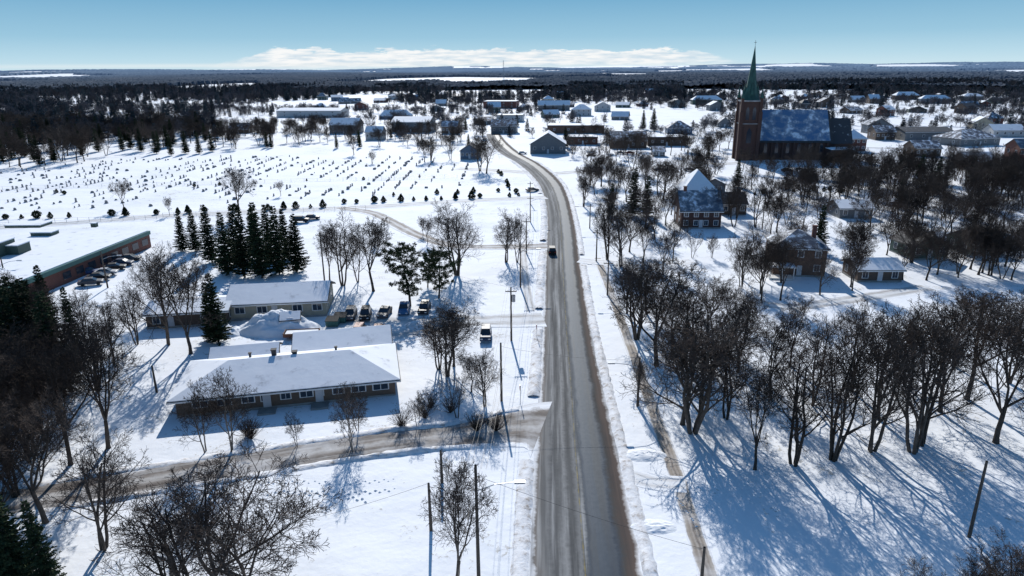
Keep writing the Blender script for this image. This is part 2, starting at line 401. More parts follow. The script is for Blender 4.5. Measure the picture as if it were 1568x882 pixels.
def spruce(name,seed,H=13.,Rr=2.6,needle=None,q=1.0):
    rg=random.Random(seed); V=[];Fc=[];MI=[]
    tube(V,Fc,MI,[Vector((0,0,-.2)),Vector((0.05,0,H*.5)),Vector((0,.05,H))],[H*.014,H*.009,.02],6,0)
    z=H*.06; a0=0
    while z<H*.985:
        f=z/H; nb=rg.randint(6,8) if f<.85 else 4
        for i in range(nb):
            a0+=2.4+rg.uniform(-.4,.4); L=Rr*(1-f)**.85*rg.uniform(.6,1.2)+.15
            if f<.12: L*=.75
            dr=Vector((math.cos(a0),math.sin(a0),rg.uniform(-.12,.12)+.25*f)).normalized()
            p=Vector((0,0,z+rg.uniform(-.15,.15))); k=max(3,int(L/.22*q))
            tube(V,Fc,MI,[p,p+dr*L*.6+Vector((0,0,-.12*L*.6)),p+dr*L+Vector((0,0,-.1*L))],[.03,.02,.008],3,0)
            for j in range(k):
                t=(j+.6)/k; pp=p+dr*L*t+Vector((0,0,-.16*L*t*(1.2-t)))
                for sgn in (-1,1):
                    sd=Vector((-dr.y,dr.x,0))*sgn
                    dd=(dr*.7+sd*.8+Vector((0,0,rg.uniform(-.55,.05)))).normalized()
                    leafq(V,Fc,MI,pp,dd,(.28+.28*L*(1-t)*.6)*rg.uniform(.8,1.3)/q**.5,.075/q**.7,1,rg)
                dd=(dr+Vector((0,0,rg.uniform(-.9,.2)))).normalized(); leafq(V,Fc,MI,pp,dd,.38*rg.uniform(.7,1.2)/q**.5,.08/q**.7,1,rg)
        z+=.27*rg.uniform(.8,1.2)/q**.7
    return mesh(name,V,Fc,[mbark,needle or mneed],MI)
def pine(name,seed,H=12.):
    rg=random.Random(seed); V=[];Fc=[];MI=[]
    pts=[Vector((0,0,-.2))]; d=Vector((0,0,1))
    for i in range(6):
        d=(d+Vector((rg.gauss(0,.06),rg.gauss(0,.06),.2))).normalized(); pts.append(pts[-1]+d*H/6.3)
    tube(V,Fc,MI,pts,[.26,.22,.19,.15,.11,.07,.03],7,0)
    a0=0
    for i in range(46):
        t=.2+.8*i/46; f=t*6; k=min(int(f),5); p=pts[k].lerp(pts[k+1],f-k)
        a0+=2.4; L=H*.36*math.sin(math.pi*max(.03,min(.97,(1.12-t)*1.05)))**.7*rg.uniform(.6,1.1)+.3
        dr=Vector((math.cos(a0),math.sin(a0),rg.uniform(.05,.5))).normalized()
        e=p+dr*L; tube(V,Fc,MI,[p,p.lerp(e,.5)+Vector((0,0,-.1)),e],[.06,.04,.015],4,0)
        for c in range(int(4+L*2.2)):
            tt=rg.uniform(.35,1.05); cc=p.lerp(e,tt)+Vector((rg.gauss(0,.35),rg.gauss(0,.35),rg.gauss(0,.2)))
            for j in range(22):
                dd=Vector((rg.gauss(0,1),rg.gauss(0,1),rg.gauss(.3,.8))).normalized()
                leafq(V,Fc,MI,cc+dd*.08,dd,rg.uniform(.28,.5),.045,1,rg)
    return mesh(name,V,Fc,[mbark,mneed2],MI)
SP=[spruce("spruce_a",1),spruce("spruce_b",2,13,3.0),spruce("spruce_c",3,13,2.3)]
PN=[pine("pine_a",5),pine("pine_b",6)]
def shrubm(name,seed,r=1.0,con=0.):
    rg=random.Random(seed);V=[];Fc=[];MI=[]
    for i in range(700):
        d=Vector((rg.gauss(0,1),rg.gauss(0,1),rg.gauss(0,1))).normalized()*rg.uniform(.35,1.0)**.6
        lump=1+.25*math.sin(math.atan2(d.y,d.x)*3+seed)+.15*math.sin(d.z*5+seed)
        tp=1-con*max(0,d.z+.3)
        p=Vector((d.x*.7*r*lump*tp,d.y*.7*r*lump*tp,.8+d.z*.85*r*(1+con*.4))); dd=(d+Vector((rg.gauss(0,.5),rg.gauss(0,.5),rg.gauss(.5,.5)))).normalized()
        leafq(V,Fc,MI,p,dd,.3,.07,0,rg)
    return mesh(name,V,Fc,[mhedge],MI)
SH=[shrubm("cedar_a",1),shrubm("cedar_b",2,1,.6),shrubm("cedar_c",3,1.1,.3),shrubm("cedar_d",4,.8,.7)]
def bushm(name,seed):
    rg=random.Random(seed);V=[];Fc=[];MI=[]
    for i in range(70):
        a=rg.random()*6.28; an=rg.uniform(.1,1.0); p=Vector((0,0,0)); d=Vector((math.cos(a)*math.sin(an),math.sin(a)*math.sin(an),math.cos(an)))
        pts=[p]
        for k in range(4):
            d=(d+Vector((rg.gauss(0,.15),rg.gauss(0,.15),.05))).normalized(); p=p+d*.45; pts.append(p)
        tube(V,Fc,MI,pts,[.02,.017,.014,.012,.009],3,0)
        for k in range(4):
            q=pts[rg.randint(1,4)]; d2=(d+Vector((rg.gauss(0,.6),rg.gauss(0,.6),rg.gauss(0,.3)))).normalized()
            tube(V,Fc,MI,[q,q+d2*.4],[.01,.008],3,0)
    return mesh(name,V,Fc,[mtwig],MI)
BU=[bushm("bush_a",1)]
def put(name,m,p,h,base,rz=None,w=1.0):
    o=bpy.data.objects.new(name,m); sc=h/base; o.location=(p.x,p.y,-.03); o.scale=(sc*w,sc*w,sc)
    o.rotation_euler=(random.uniform(-.03,.03),random.uniform(-.03,.03),rz if rz is not None else random.random()*6.28); link(o); return o
def bt(u,v,top,kind=None,w=1.0):
    p=P(u,v); h=HT(p,top)
    put("bare_tree",BT[kind if kind is not None else random.randrange(len(BT))],p,h,14.,None,w)
def sp(u,v,top,w=1.0,k=None):
    p=P(u,v); put("spruce_tree",SP[random.randrange(3) if k is None else k],p,HT(p,top),13.,None,w)
for a in [(1060,662,458,3,1.3),(1072,640,466,6,1.1),(1045,650,475,0,1),(1112,640,490,1,.9),(1156,718,545,2,.7),(1215,712,495,1,.9),(1275,705,480,3,.85),(1335,690,468,1,.9),(1398,692,455,1,.9),(1412,680,462,5,1),(1480,612,434,6,1),(1525,678,462,4,1),
  (1345,640,465,0,.9),(1440,630,462,2,1),(1245,620,472,5,.9),(1585,640,440,0,1),(1180,610,475,0,.9),(1305,600,460,2,.9),(1385,590,450,5,.9),(1545,585,440,3,.9),
  (1005,560,398,6,1.1),(975,520,390,3,1.1),(960,480,395,2,1),(1030,530,412,4,1),(1085,520,415,0,1),(1100,560,432,5,1),(1055,560,420,1,1),(1130,570,440,2,.9),(990,480,385,0,1),
  (978,620,545,2,.5),(1135,442,365,1,.8),(1166,460,375,2,.8),(1195,460,350,0,.7),(1305,445,372,0,.8),(1140,500,440,5,.7),(1210,560,455,6,.8),(1460,560,430,0,.9),
  (950,408,300,1,.9),(930,398,290,3,.8),(985,402,330,2,.9),(1015,420,350,0,.9),(1030,400,330,6,.8),(1060,395,350,5,.8),(1090,395,355,1,.8),
  (1470,960,845,4,1.1),(1545,965,832,0,1.2),(1400,990,862,1,1.1),(1600,700,520,3,1),(1520,1000,860,3,1.2)]: bt(*a)
for a in [(325,925,718,4,1.5),(290,930,735,3,1.2),(380,940,745,0,1.2),(160,842,650,1,.95),(700,900,705,2,.8),(108,712,520,6,.85),(166,688,485,2,.85),(70,800,600,0,1),(45,700,540,3,1),(12,720,520,6,1),(-25,700,510,4,1),(5,820,610,1,.9),(30,640,520,5,1),(-40,860,620,0,1),
  (210,527,425,1,.8),(258,527,365,5,.9),(292,542,385,2,.9),(240,480,390,0,.8),(135,540,440,0,.8),(175,560,455,6,.8),(150,600,470,3,.9),(90,650,500,2,.9),(60,660,500,1,1),(0,680,500,3,1),(110,600,460,5,.9),(-10,760,560,2,1),(25,760,570,3,.9),
  (525,437,318,1,.9),(548,432,345,5,.8),(572,446,325,0,.9),(505,430,340,2,.7),(700,422,305,3,1.15),(775,402,316,1,.9),(792,402,320,5,.8),(655,372,332,0,.8),(648,360,330,2,.8),
  (685,575,458,3,1.15),(672,565,470,1,1),(700,640,560,5,.8),(742,622,525,1,.9),(722,600,535,0,.9),(695,560,465,6,1),
  (366,330,252,6,1.0),(190,320,272,0,.9),(430,300,276,0,.9),(745,266,200,0,1),(735,262,205,3,1),(570,250,228,1,1),(650,248,208,0,1),(690,245,203,5,.9),(660,246,206,3,1),(260,330,300,2,.7),(575,375,340,6,.7)]: bt(*a)
for (u,v,t) in [(355,692,560),(315,692,585),(540,690,592),(455,684,632),(548,660,585),(640,655,600)]:
    p=P(u,v); put("birch_tree",BBirch,p,HT(p,t),9.,None,.8)
for (u,v) in [(385,672),(650,640),(690,632),(730,660),(660,625),(615,655),(380,668),(760,660)]:
    put("leafless_shrub",BU[0],P(u,v),2.4,1.9)
for a in [(325,402,312),(350,420,322),(375,424,316),(402,425,308),(428,420,314),(455,417,325),(300,385,320),(280,385,322),(440,395,318),(390,395,318),(362,405,312),(415,402,312),(335,525,418,1.05),(322,520,432,.9),(30,605,430),(62,592,425),(98,600,440),(0,620,440),(-30,600,430),(120,560,440,.8),(45,560,420),
   (30,905,735,1.1),(75,900,765,.9),(-15,900,720),(10,860,740,1.0),(216,232,196),(240,235,200),(262,238,205),(285,235,200),(305,235,202),(325,232,200),
   (968,330,255,.9),(990,330,268),(935,330,280,.9),(1430,300,240),(1405,285,235),(1375,320,272),(1000,200,165),(985,198,168)]: sp(*a)
for (u,v,t,k) in [(628,468,370,0),(672,456,378,1),(655,440,385,0)]:
    p=P(u,v); put("pine_tree",PN[k],p,HT(p,t),12.,None,.95)
# ------------------------------------------------------------------ buildings
BLD=[]
def box(V,Fc,MI,x0,x1,y0,y1,z0,z1,mi=0):
    o=len(V); V+= [(x0,y0,z0),(x1,y0,z0),(x1,y1,z0),(x0,y1,z0),(x0,y0,z1),(x1,y0,z1),(x1,y1,z1),(x0,y1,z1)]
    Fc+= [(o,o+3,o+2,o+1),(o+4,o+5,o+6,o+7),(o,o+1,o+5,o+4),(o+1,o+2,o+6,o+5),(o+2,o+3,o+7,o+6),(o+3,o,o+4,o+7)]; MI+= [mi]*6
def roofpts(W,D,o,e,r,kind,dz=0,tilt=0):
    x0,x1,y0,y1=-o,W+o,-o,D+o
    if kind=='gable': V=[(x0,y0,e),(x1,y0,e),(x1,D/2,r),(x0,D/2,r),(x0,y1,e),(x1,y1,e)]; Fc=[(0,1,2,3),(3,2,5,4)]
    elif kind=='front': V=[(x0,y0,e),(x0,y1,e),(W/2,y1,r),(W/2,y0,r),(x1,y1,e),(x1,y0,e)]; Fc=[(0,3,2,1),(3,5,4,2)]
    elif kind=='hip':
        if W>=D: k=(D/2+o); V=[(x0,y0,e),(x1,y0,e),(x1,y1,e),(x0,y1,e),(x0+k,D/2,r),(x1-k+.001,D/2,r)]; Fc=[(0,1,5,4),(1,2,5),(2,3,4,5),(3,0,4)]
        else: k=(W/2+o); V=[(x0,y0,e),(x1,y0,e),(x1,y1,e),(x0,y1,e),(W/2,y0+k,r),(W/2,y1-k,r)]; Fc=[(0,1,4),(1,2,5,4),(2,3,5),(3,0,4,5)]
    V=[(a,bb,c+dz) for a,bb,c in V]; return V,Fc
def child(par,name,V,Fc,mats,MI=None,solid=0,bev=0):
    o=bpy.data.objects.new(name,mesh(name,V,Fc,mats,MI)); link(o,par)
    if solid:
        md=o.modifiers.new("thick",'SOLIDIFY'); md.thickness=solid; md.offset=-1
    if bev:
        md=o.modifiers.new("bev",'BEVEL'); md.width=bev; md.segments=2; md.limit_method='ANGLE'
    return o
def house(name,A,B,D,e,r,kind='gable',wall=None,rows=1,nwin=4,snow=None,o=.5,chim=None,door=.5,wins=None,parent=None,found=True,porch=None):
    W=(B-A).length; ang=math.atan2(B.y-A.y,B.x-A.x)
    doors=[] if door is None else (list(door) if isinstance(door,(list,tuple)) else [door])
    em=bpy.data.objects.new(name,None); em.location=(A.x,A.y,0); em.rotation_euler=(0,0,ang); em.empty_display_size=.5; link(em)
    ce=em.location+Vector((math.cos(ang)*W/2-math.sin(ang)*D/2,math.sin(ang)*W/2+math.cos(ang)*D/2,0)); BLD.append((ce.x,ce.y,max(W,D)*.62))
    V=[];Fc=[];MI=[]
    wall=wall or mwhs
    V=[(0,0,0),(W,0,0),(W,D,0),(0,D,0),(0,0,e),(W,0,e),(W,D,e),(0,D,e)]
    Fc=[(0,1,5,4),(2,3,7,6)]
    if kind=='gable': V+=[(0,D/2,r-.03),(W,D/2,r-.03)]; Fc+=[(1,2,6,9,5),(3,0,4,8,7)]
    elif kind=='front': V+=[(W/2,0,r-.03),(W/2,D,r-.03)]; Fc=[(0,1,5,8,4),(2,3,7,9,6),(1,2,6,5),(3,0,4,7)]
    else: Fc+=[(1,2,6,5),(3,0,4,7),(4,5,6,7)]
    child(em,"walls",V,Fc,[wall])
    if found:
        V=[];Fc=[];MI=[]; box(V,Fc,MI,-.04,W+.04,-.04,D+.04,-.1,.35); child(em,"foundation",V,Fc,[mconc])
    if kind=='flat':
        V=[];Fc=[];MI=[]; box(V,Fc,MI,-.15,W+.15,-.15,D+.15,e+.002,e+.5); child(em,"roof_fascia",V,Fc,[snow[1] if isinstance(snow,tuple) else mshing])
        V=[];Fc=[];MI=[]; box(V,Fc,MI,.15,W-.15,.15,D-.15,e+.3,e+.62); child(em,"roof_snow",V,Fc,[mroofs],bev=.1)
    else:
        sl=(r-e)/(D/2 if kind!='front' else W/2) if kind!='hip' else (r-e)/(min(W,D)/2)
        ee=e-sl*o*.9
        V,Fc=roofpts(W,D,o,ee+.12,r+.12,kind); child(em,"roof",V,Fc,[mshing],solid=.16)
        V,Fc=roofpts(W,D,o-.1,ee+.12+sl*.1,r+.12,kind,.13); child(em,"roof_snow",V,Fc,[snow or mroofs],solid=.12)
        V=[];Fc=[];MI=[]; z=ee-.1
        if kind!='front': box(V,Fc,MI,-o,W+o,-o-.04,-o-.005,z,z+.2)
        if V: child(em,"fascia",V,Fc,[mwhite])
    V=[];Fc=[];MI=[];V2=[];F2=[];M2=[];V3=[];F3=[];M3=[]
    sh=(e-.3)/rows
    if wins is None:
        wins=[]
        for rr in range(rows):
            zc=.3+sh*(rr+.55)
            for i in range(nwin):
                fx=(i+.5)/nwin
                if rr==0 and any(abs(fx-dd)<.5/nwin for dd in doors): continue
                wins.append(('f',fx*W,zc,1.1,1.3))
            for i in range(2):
                wins.append(('r',(i+.5)/2*D,zc,1.0,1.3)); wins.append(('l',(i+.5)/2*D,zc,1.0,1.3))
    def onwall(V,Fc,MI,side,pos,z0,z1,w,pr,mi=0):
        if side=='f': box(V,Fc,MI,pos-w/2,pos+w/2,-pr,.01,z0,z1,mi)
        elif side=='r': box(V,Fc,MI,W-.01,W+pr,pos-w/2,pos+w/2,z0,z1,mi)
        else: box(V,Fc,MI,-pr,.01,pos-w/2,pos+w/2,z0,z1,mi)
    for (sd,pos,zc,w,h) in wins:
        onwall(V,Fc,MI,sd,pos,zc-h/2-.1,zc+h/2+.1,w+.2,.05)
        onwall(V2,F2,M2,sd,pos-w*.25,zc-h/2,zc+h/2,w*.45,.07); onwall(V2,F2,M2,sd,pos+w*.25,zc-h/2,zc+h/2,w*.45,.07)
    if V: child(em,"window_frames",V,Fc,[mwhite]); child(em,"windows",V2,F2,[mglass])
    for dd in doors: onwall(V3,F3,M3,'f',dd*W,.3,2.4,1.0,.09)
    if V3: child(em,"door",V3,F3,[mdoor])
    if chim:
        V=[];Fc=[];MI=[]; cx,cy=chim[0]*W,chim[1]*D; box(V,Fc,MI,cx-.4,cx+.4,cy-.35,cy+.35,e,r+1.2); box(V,Fc,MI,cx-.5,cx+.5,cy-.45,cy+.45,r+1.2,r+1.35); child(em,"chimney",V,Fc,[mred])
    if porch:
        x0,x1,dp=porch; V=[];Fc=[];MI=[]
        box(V,Fc,MI,x0*W,x1*W,-dp,-.12,.0,.35); box(V,Fc,MI,x0*W-.2,x1*W+.2,-dp-.2,-.12,2.6,2.75)
        for q in (x0*W+.1,(x0+x1)/2*W,x1*W-.1): box(V,Fc,MI,q-.08,q+.08,-dp+.02,-dp+.18,.35,2.6)
        child(em,"porch",V,Fc,[mwhite]); V=[];Fc=[];MI=[]; box(V,Fc,MI,x0*W-.15,x1*W+.15,-dp-.15,-.12,2.752,2.95); child(em,"porch_snow",V,Fc,[mroofs])
    return em,W
# long duplex bungalow
A=P(272,640);B=P(606,606)
em,Wd=house("long_bungalow",A,B,11.5,2.7,4.7,'hip',mtaupe,1,0,mroofs,.8,None,(.4,.64),
  wins=[('f',x*29,1.75,w,1.1) for x,w in ((.10,1.8),(.2,1.6),(.30,1.5),(.37,.9),(.46,1.2),(.55,1.6),(.61,.8),(.69,1.4),(.78,1.8),(.88,2.0))])
ux=(B-A).normalized(); uy=Vector((-ux.y,ux.x,0))
house("rear_wing",A+ux*(Wd*.50)+uy*11.6,A+ux*(Wd*.99)+uy*11.6,8,2.7,4.2,'gable',mtaupe,1,0,mroofs,.6,None,None,wins=[('r',3,1.7,1.4,1.1)])
house("rear_wing",A+ux*(Wd*.08)+uy*11.6,A+ux*(Wd*.40)+uy*11.6,4.5,2.6,3.6,'gable',mtaupe,1,0,mroofs,.5,None,None,wins=[('r',3,1.7,1.4,1.1)])
for (fx,fy,hh) in ((.42,.58,.9),(.52,.55,.5),(.30,.66,.3),(.72,.62,.3)):
    V=[];Fc=[];MI=[]; q=.3 if hh>.4 else .14
    box(V,Fc,MI,Wd*fx-q,Wd*fx+q,11.5*fy-q,11.5*fy+q,3.6,4.6+hh); box(V,Fc,MI,Wd*fx-q-.08,Wd*fx+q+.08,11.5*fy-q-.08,11.5*fy+q+.08,4.6+hh,4.72+hh); child(em,"chimney",V,Fc,[mshing])
V=[];Fc=[];MI=[]
box(V,Fc,MI,Wd*.36,Wd*.44,-1.8,-.05,0,.25); box(V,Fc,MI,Wd*.6,Wd*.68,-1.8,-.05,0,.25); child(em,"door_steps",V,Fc,[mconc])
A=P(352,491);B=P(500,484)
em,W2=house("cream_bungalow",A,B,10,3.0,4.9,'gable',mcream,1,0,mroofs,.6,None,(.47,),wins=[('f',x*19,1.8,1.6,1.1) for x in (.1,.3,.62,.8)]+[('r',3,1.8,1.1,1.1),('r',7,1.8,1.1,1.1)])
A=P(226,504);B=P(350,497)
house("brown_annex",A,B,8,2.6,3.6,'gable',mbrown,1,4,mroofs,.5,None,(.3,.7))
# school
def prism(em,name,poly,z0,z1,mat):
    n=len(poly); V=[(p.x,p.y,z0) for p in poly]+[(p.x,p.y,z1) for p in poly]
    Fc=[tuple(range(n,2*n)),tuple(range(n-1,-1,-1))]+[(i,(i+1)%n,(i+1)%n+n,i+n) for i in range(n)]
    return child(em,name,V,Fc,[mat])
def shrink(poly,k):
    c=sum(poly,Vector())/len(poly); return [p+(c-p).normalized()*k for p in poly]
em=bpy.data.objects.new("school_building",None); link(em)
a=P(95,438); bq=P(232,378); uu=(bq-a).normalized(); vv=Vector((-uu.y,uu.x,0))
poly=[a,bq,bq+vv*16,bq+vv*16+uu*-6+vv*14,a+vv*75,a+vv*75-uu*20,a-uu*40+vv*20,a-uu*40]
prism(em,"walls",shrink(poly,.0),0,3.2,mred); prism(em,"fascia",shrink(poly,-.35),3.2,4.1,mteal); prism(em,"roof_snow",shrink(poly,.3),4.0,4.25,mroofs)
for (pu,pv,w,d,h) in ((30,415,4.5,4,2.0),(-8,420,7,7,3.0),(75,385,5,3,.8),(50,370,9,5,.6),(150,372,1.2,1.2,1.0)):
    V=[];Fc=[];MI=[]; q=P(pu,pv); box(V,Fc,MI,q.x-w/2,q.x+w/2,q.y-d/2,q.y+d/2,4.2,4.2+h); child(em,"rooftop_unit",V,Fc,[mgreen])
    V=[];Fc=[];MI=[]; box(V,Fc,MI,q.x-w/2-.1,q.x+w/2+.1,q.y-d/2-.1,q.y+d/2+.1,4.2+h+.003,4.4+h); child(em,"rooftop_unit_cap",V,Fc,[mroofs])
Lw=(bq-a).length
V=[];Fc=[];MI=[]
for i in range(int(Lw/4)):
    p=a+uu*(i*4+2); o=len(V); q=-vv*.06
    for z in (1.0,2.5):
        for sx in (-1.2,1.2):
            pp=p+uu*sx+q; V.append((pp.x,pp.y,z))
    Fc.append((o,o+1,o+3,o+2))
child(em,"windows",V,Fc,[mglass]); BLD.append((a.x,a.y,30))
# church
em=bpy.data.objects.new("brick_church",None); tp=P(1143,246); em.location=(tp.x,tp.y,0); em.rotation_euler=(0,0,math.radians(-6)); link(em); BLD.append((tp.x+18,tp.y+8,28))
V=[];Fc=[];MI=[]; box(V,Fc,MI,-4.2,4.2,0,8.4,0,26.5)
for sx in(-4.2,4.2):
    for sy in (0,8.4):
        box(V,Fc,MI,sx-.8,sx+.8,sy-.8,sy+.8,-.01,22); box(V,Fc,MI,sx-.55,sx+.55,sy-.55,sy+.55,22.01,28)
child(em,"tower",V,Fc,[mdbrick])
V=[];Fc=[];MI=[]; box(V,Fc,MI,-4.6,4.6,-.4,8.8,26.5,27.1); box(V,Fc,MI,-4.5,4.5,-.3,8.7,16.5,16.9); child(em,"tower_cornice",V,Fc,[mstone])
def cone(V,Fc,cx,cy,z0,z1,r0,n,ph=.3927):
    o=len(V)
    for k in range(n): V.append((cx+math.cos(k*2*math.pi/n+ph)*r0,cy+math.sin(k*2*math.pi/n+ph)*r0,z0))
    V.append((cx,cy,z1))
    for k in range(n): Fc.append((o+k,o+(k+1)%n,o+n))
V=[];Fc=[]
rings=[(27.1,4.3),(29.5,3.1),(33,2.3),(44,.85),(50.5,.08)]
for z,r in rings:
    for k in range(8): V.append((math.cos(k*math.pi/4+.3927)*r,4.2+math.sin(k*math.pi/4+.3927)*r,z))
for i in range(4):
    for k in range(8): Fc.append((i*8+k,i*8+(k+1)%8,i*8+8+(k+1)%8,i*8+8+k))
for sx in(-4.2,4.2):
    for sy in (0,8.4): cone(V,Fc,sx,sy,28,33.5,.85,6)
for (dx,dy) in ((0,-2.6),(2.6,0),(-2.6,0)): cone(V,Fc,dx,4.2+dy,29.5,35,1.1,4,.785)
child(em,"spire",V,Fc,[mcopper])
V=[];Fc=[];MI=[]; box(V,Fc,MI,-.06,.06,4.14,4.26,50.2,53); box(V,Fc,MI,-.6,.6,4.15,4.25,51.9,52.05); child(em,"cross",V,Fc,[mwire])
V=[];Fc=[];MI=[]
def arch(V,Fc,x,z0,z1,w,y): 
    o=len(V); V+= [(x-w/2,y,z0),(x+w/2,y,z0),(x+w/2,y,z1),(x,y,z1+w*.9),(x-w/2,y,z1)]; Fc.append((o,o+1,o+2,o+3,o+4))
for x in (-1.5,1.5): arch(V,Fc,x,18.5,23,1.5,-.05)
arch(V,Fc,0,8,13,2.2,-.05); 
for i in range(6): arch(V,Fc,9+i*5,3,6.8,1.5,3.95)
child(em,"belfry_and_nave_windows",V,Fc,[mglass])
V=[(4,4,0),(38,4,0),(38,22,0),(4,22,0),(4,4,9),(38,4,9),(38,22,9),(4,22,9),(4,13,21.4),(38,13,21.4)]
Fc=[(0,1,5,4),(2,3,7,6),(1,2,6,9,5),(3,0,4,8,7)]; child(em,"nave_walls",V,Fc,[mdbrick])
V=[(3.6,3.2,8),(38.6,3.2,8),(38.6,13,21.8),(3.6,13,21.8),(3.6,22.8,8),(38.6,22.8,8)]; child(em,"nave_roof",V,[(0,1,2,3),(3,2,5,4)],[mshing],solid=.3)
V=[(4.4,3.5,8.85),(37.6,3.5,8.85),(37.6,13,22.2),(4.4,13,22.2),(4.4,22.5,8.85),(37.6,22.5,8.85)]; child(em,"nave_roof_snow",V,[(0,1,2,3),(3,2,5,4)],[mroofblue],solid=.15)
V=[];Fc=[];MI=[]
for i in range(7): box(V,Fc,MI,6.2+i*5,7.0+i*5,3.0,4.2,0,8)
child(em,"buttresses",V,Fc,[mdbrick])
V=[(38,6,0),(48,6,0),(48,20,0),(38,20,0),(38,6,8),(48,6,8),(48,20,8),(38,20,8),(38,13,18),(48,13,18)]
child(em,"chancel_walls",V,[(0,1,5,4),(2,3,7,6),(1,2,6,9,5),(3,0,4,8,7)],[mdbrick])
V=[(38.7,5.4,7.3),(48.4,5.4,7.3),(48.4,13,18.3),(38.7,13,18.3),(38.7,20.6,7.3),(48.4,20.6,7.3)]; child(em,"chancel_roof",V,[(0,1,2,3),(3,2,5,4)],[mroofdark],solid=.3)
V=[];Fc=[];MI=[]; box(V,Fc,MI,36,46,-4,5.9,0,5.5); child(em,"vestry",V,Fc,[mdbrick]); V=[];Fc=[];MI=[]; box(V,Fc,MI,35.8,46.2,-4.2,5.9,5.502,5.8); child(em,"vestry_roof_snow",V,Fc,[mroofs])
# right side houses
def hs(name,u0,v0,u1,v1,D,e,r,kind,wall,**k): return house(name,P(u0,v0),P(u1,v1),D,e,r,kind,wall,**k)
hs("brick_house",1042,350,1103,350,10,5.0,9.4,'gable',mdbrick,rows=2,nwin=4,snow=mroofslate,chim=(.15,.5))
hs("brick_house",1183,422,1262,425,10,6.2,8.8,'hip',mtan,rows=2,nwin=3,chim=(.8,.4),porch=(-.12,.35,3),snow=mroofthin)
hs("garage",1312,432,1380,432,7,2.6,4.0,'gable',mbrown,rows=1,nwin=3)
hs("white_house",1044,318,1098,318,13,5,10.8,'hip',mgrey,rows=1,nwin=4,snow=msnow2)
hs("brown_house",1104,330,1142,330,9,3.5,6,'gable',mbrown,rows=1,nwin=3,snow=mroofdark)
hs("green_house",1395,398,1450,396,8,3.2,5.5,'front',mgreen,rows=1,nwin=3,snow=mroofdark)
hs("green_house",1485,392,1535,390,8,3,5,'gable',mgreen,rows=1,nwin=3,snow=mroofdark)
hs("white_house",1285,335,1335,335,9,3,4.6,'gable',mgrey,rows=1,nwin=3)
hs("garage",1075,296,1110,296,8,3,5,'front',mgrey,rows=1,nwin=2)
# town
T=[("barn",505,205,548,205,14,6,10,'gable',mgrey),("long_warehouse",424,180,522,180,22,6,8,'gable',mwhs),("community_hall",600,203,658,203,22,7,10,'gable',mgrey),
 ("village_house",252,196,276,196,12,6,10,'front',mwhs),("village_house",560,215,585,215,10,5,8,'gable',mwhs),("village_house",676,205,700,205,10,5,8,'gable',mbrown),
 ("gabled_hall",812,236,866,236,16,5,10.5,'front',mgrey),("village_house",752,205,790,205,14,5,9,'gable',mgrey),("village_house",705,244,733,244,9,4,7,'front',mblue),
 ("flat_shop",838,205,925,205,18,5,5,'flat',mtan),("round_roof_hall",935,228,990,228,16,4.5,8.5,'gable',mbrown),("flat_shop",992,224,1050,224,16,4.5,4.5,'flat',mbrown),
 ("village_house",1022,206,1060,206,14,4,8,'hip',mblue),("flat_shop",870,222,915,222,14,4,4,'flat',mred),("flat_shop",760,187,800,187,16,5,5,'flat',mwhs),
 ("village_house",1000,240,1018,240,8,2.6,4.5,'gable',mbrown),("flat_shop",740,166,790,166,25,7,7,'flat',mred),("village_house",875,178,905,178,14,6,10,'hip',mwhs),
 ("brick_house",1292,232,1325,232,11,6.5,10.5,'hip',mred),("village_house",1262,236,1284,236,10,5,8,'front',mred),("long_warehouse",1385,216,1460,216,22,5,7,'gable',mgrey),
 ("long_warehouse",1470,225,1530,222,18,4,8,'hip',mgrey),("village_house",1520,210,1568,210,12,4,7,'gable',mwhs),("village_house",1340,215,1370,215,12,5,8,'gable',mbrown),
 ("village_house",1400,240,1440,240,12,4,7,'gable',mbrown),("village_house",1480,262,1525,262,12,4,7,'gable',mgrey),("brown_house",1556,260,1590,260,10,9,12,'gable',mred)]
RF=[mroofs,mroofs,mroofs,mroofthin,mroofthin,mroofdark,mroofslate]
for t in T:
    n_,u0,v0,u1,v1,D,e,r,k_,w_=t; hs(n_,u0,v0,u1,v1,D,e,r,k_,w_,rows=2 if e>5.5 else 1,nwin=4,snow=(None,mshing) if k_=='flat' else random.choice(RF))
rg=random.Random(5); walls=[mwhs,mgrey,mgrey,mcream,mbrown,mbrown,mblue,mred,mgreen]
cnt=0
def nearroad(x,y,m=4): 
    return bool(((np.hypot(RD[:,0]-x,RD[:,1]-y)-RD[:,2])<m).any())
for _ in range(4000):
    if cnt>=75: break
    Yd=rg.uniform(400,1100); bq_=rg.uniform(-.40,.80); x=Yd*bq_
    if Yd>520 and bq_<-.3: continue
    if x<-60 and Yd<470: continue
    if any(math.hypot(x-q[0],Yd-q[1])<q[2]+16 for q in BLD): continue
    if nearroad(x,Yd,10): continue
    w=rg.uniform(9,16) if rg.random()<.85 else rg.uniform(20,34); D=rg.uniform(9,13); e=rg.choice([3,3,5.5,5.5]); r=e+rg.uniform(2.5,4.5)
    an=rg.choice([0,0,1.57,.3,-.3])+rg.uniform(-.1,.1); A=Vector((x-w/2,Yd-D/2,0)); B=A+Vector((math.cos(an)*w,math.sin(an)*w,0))
    house("village_house",A,B,D,e,r,rg.choice(['gable','gable','hip','front']),rg.choice(walls),1 if e<4 else 2,3,rg.choice(RF)); cnt+=1
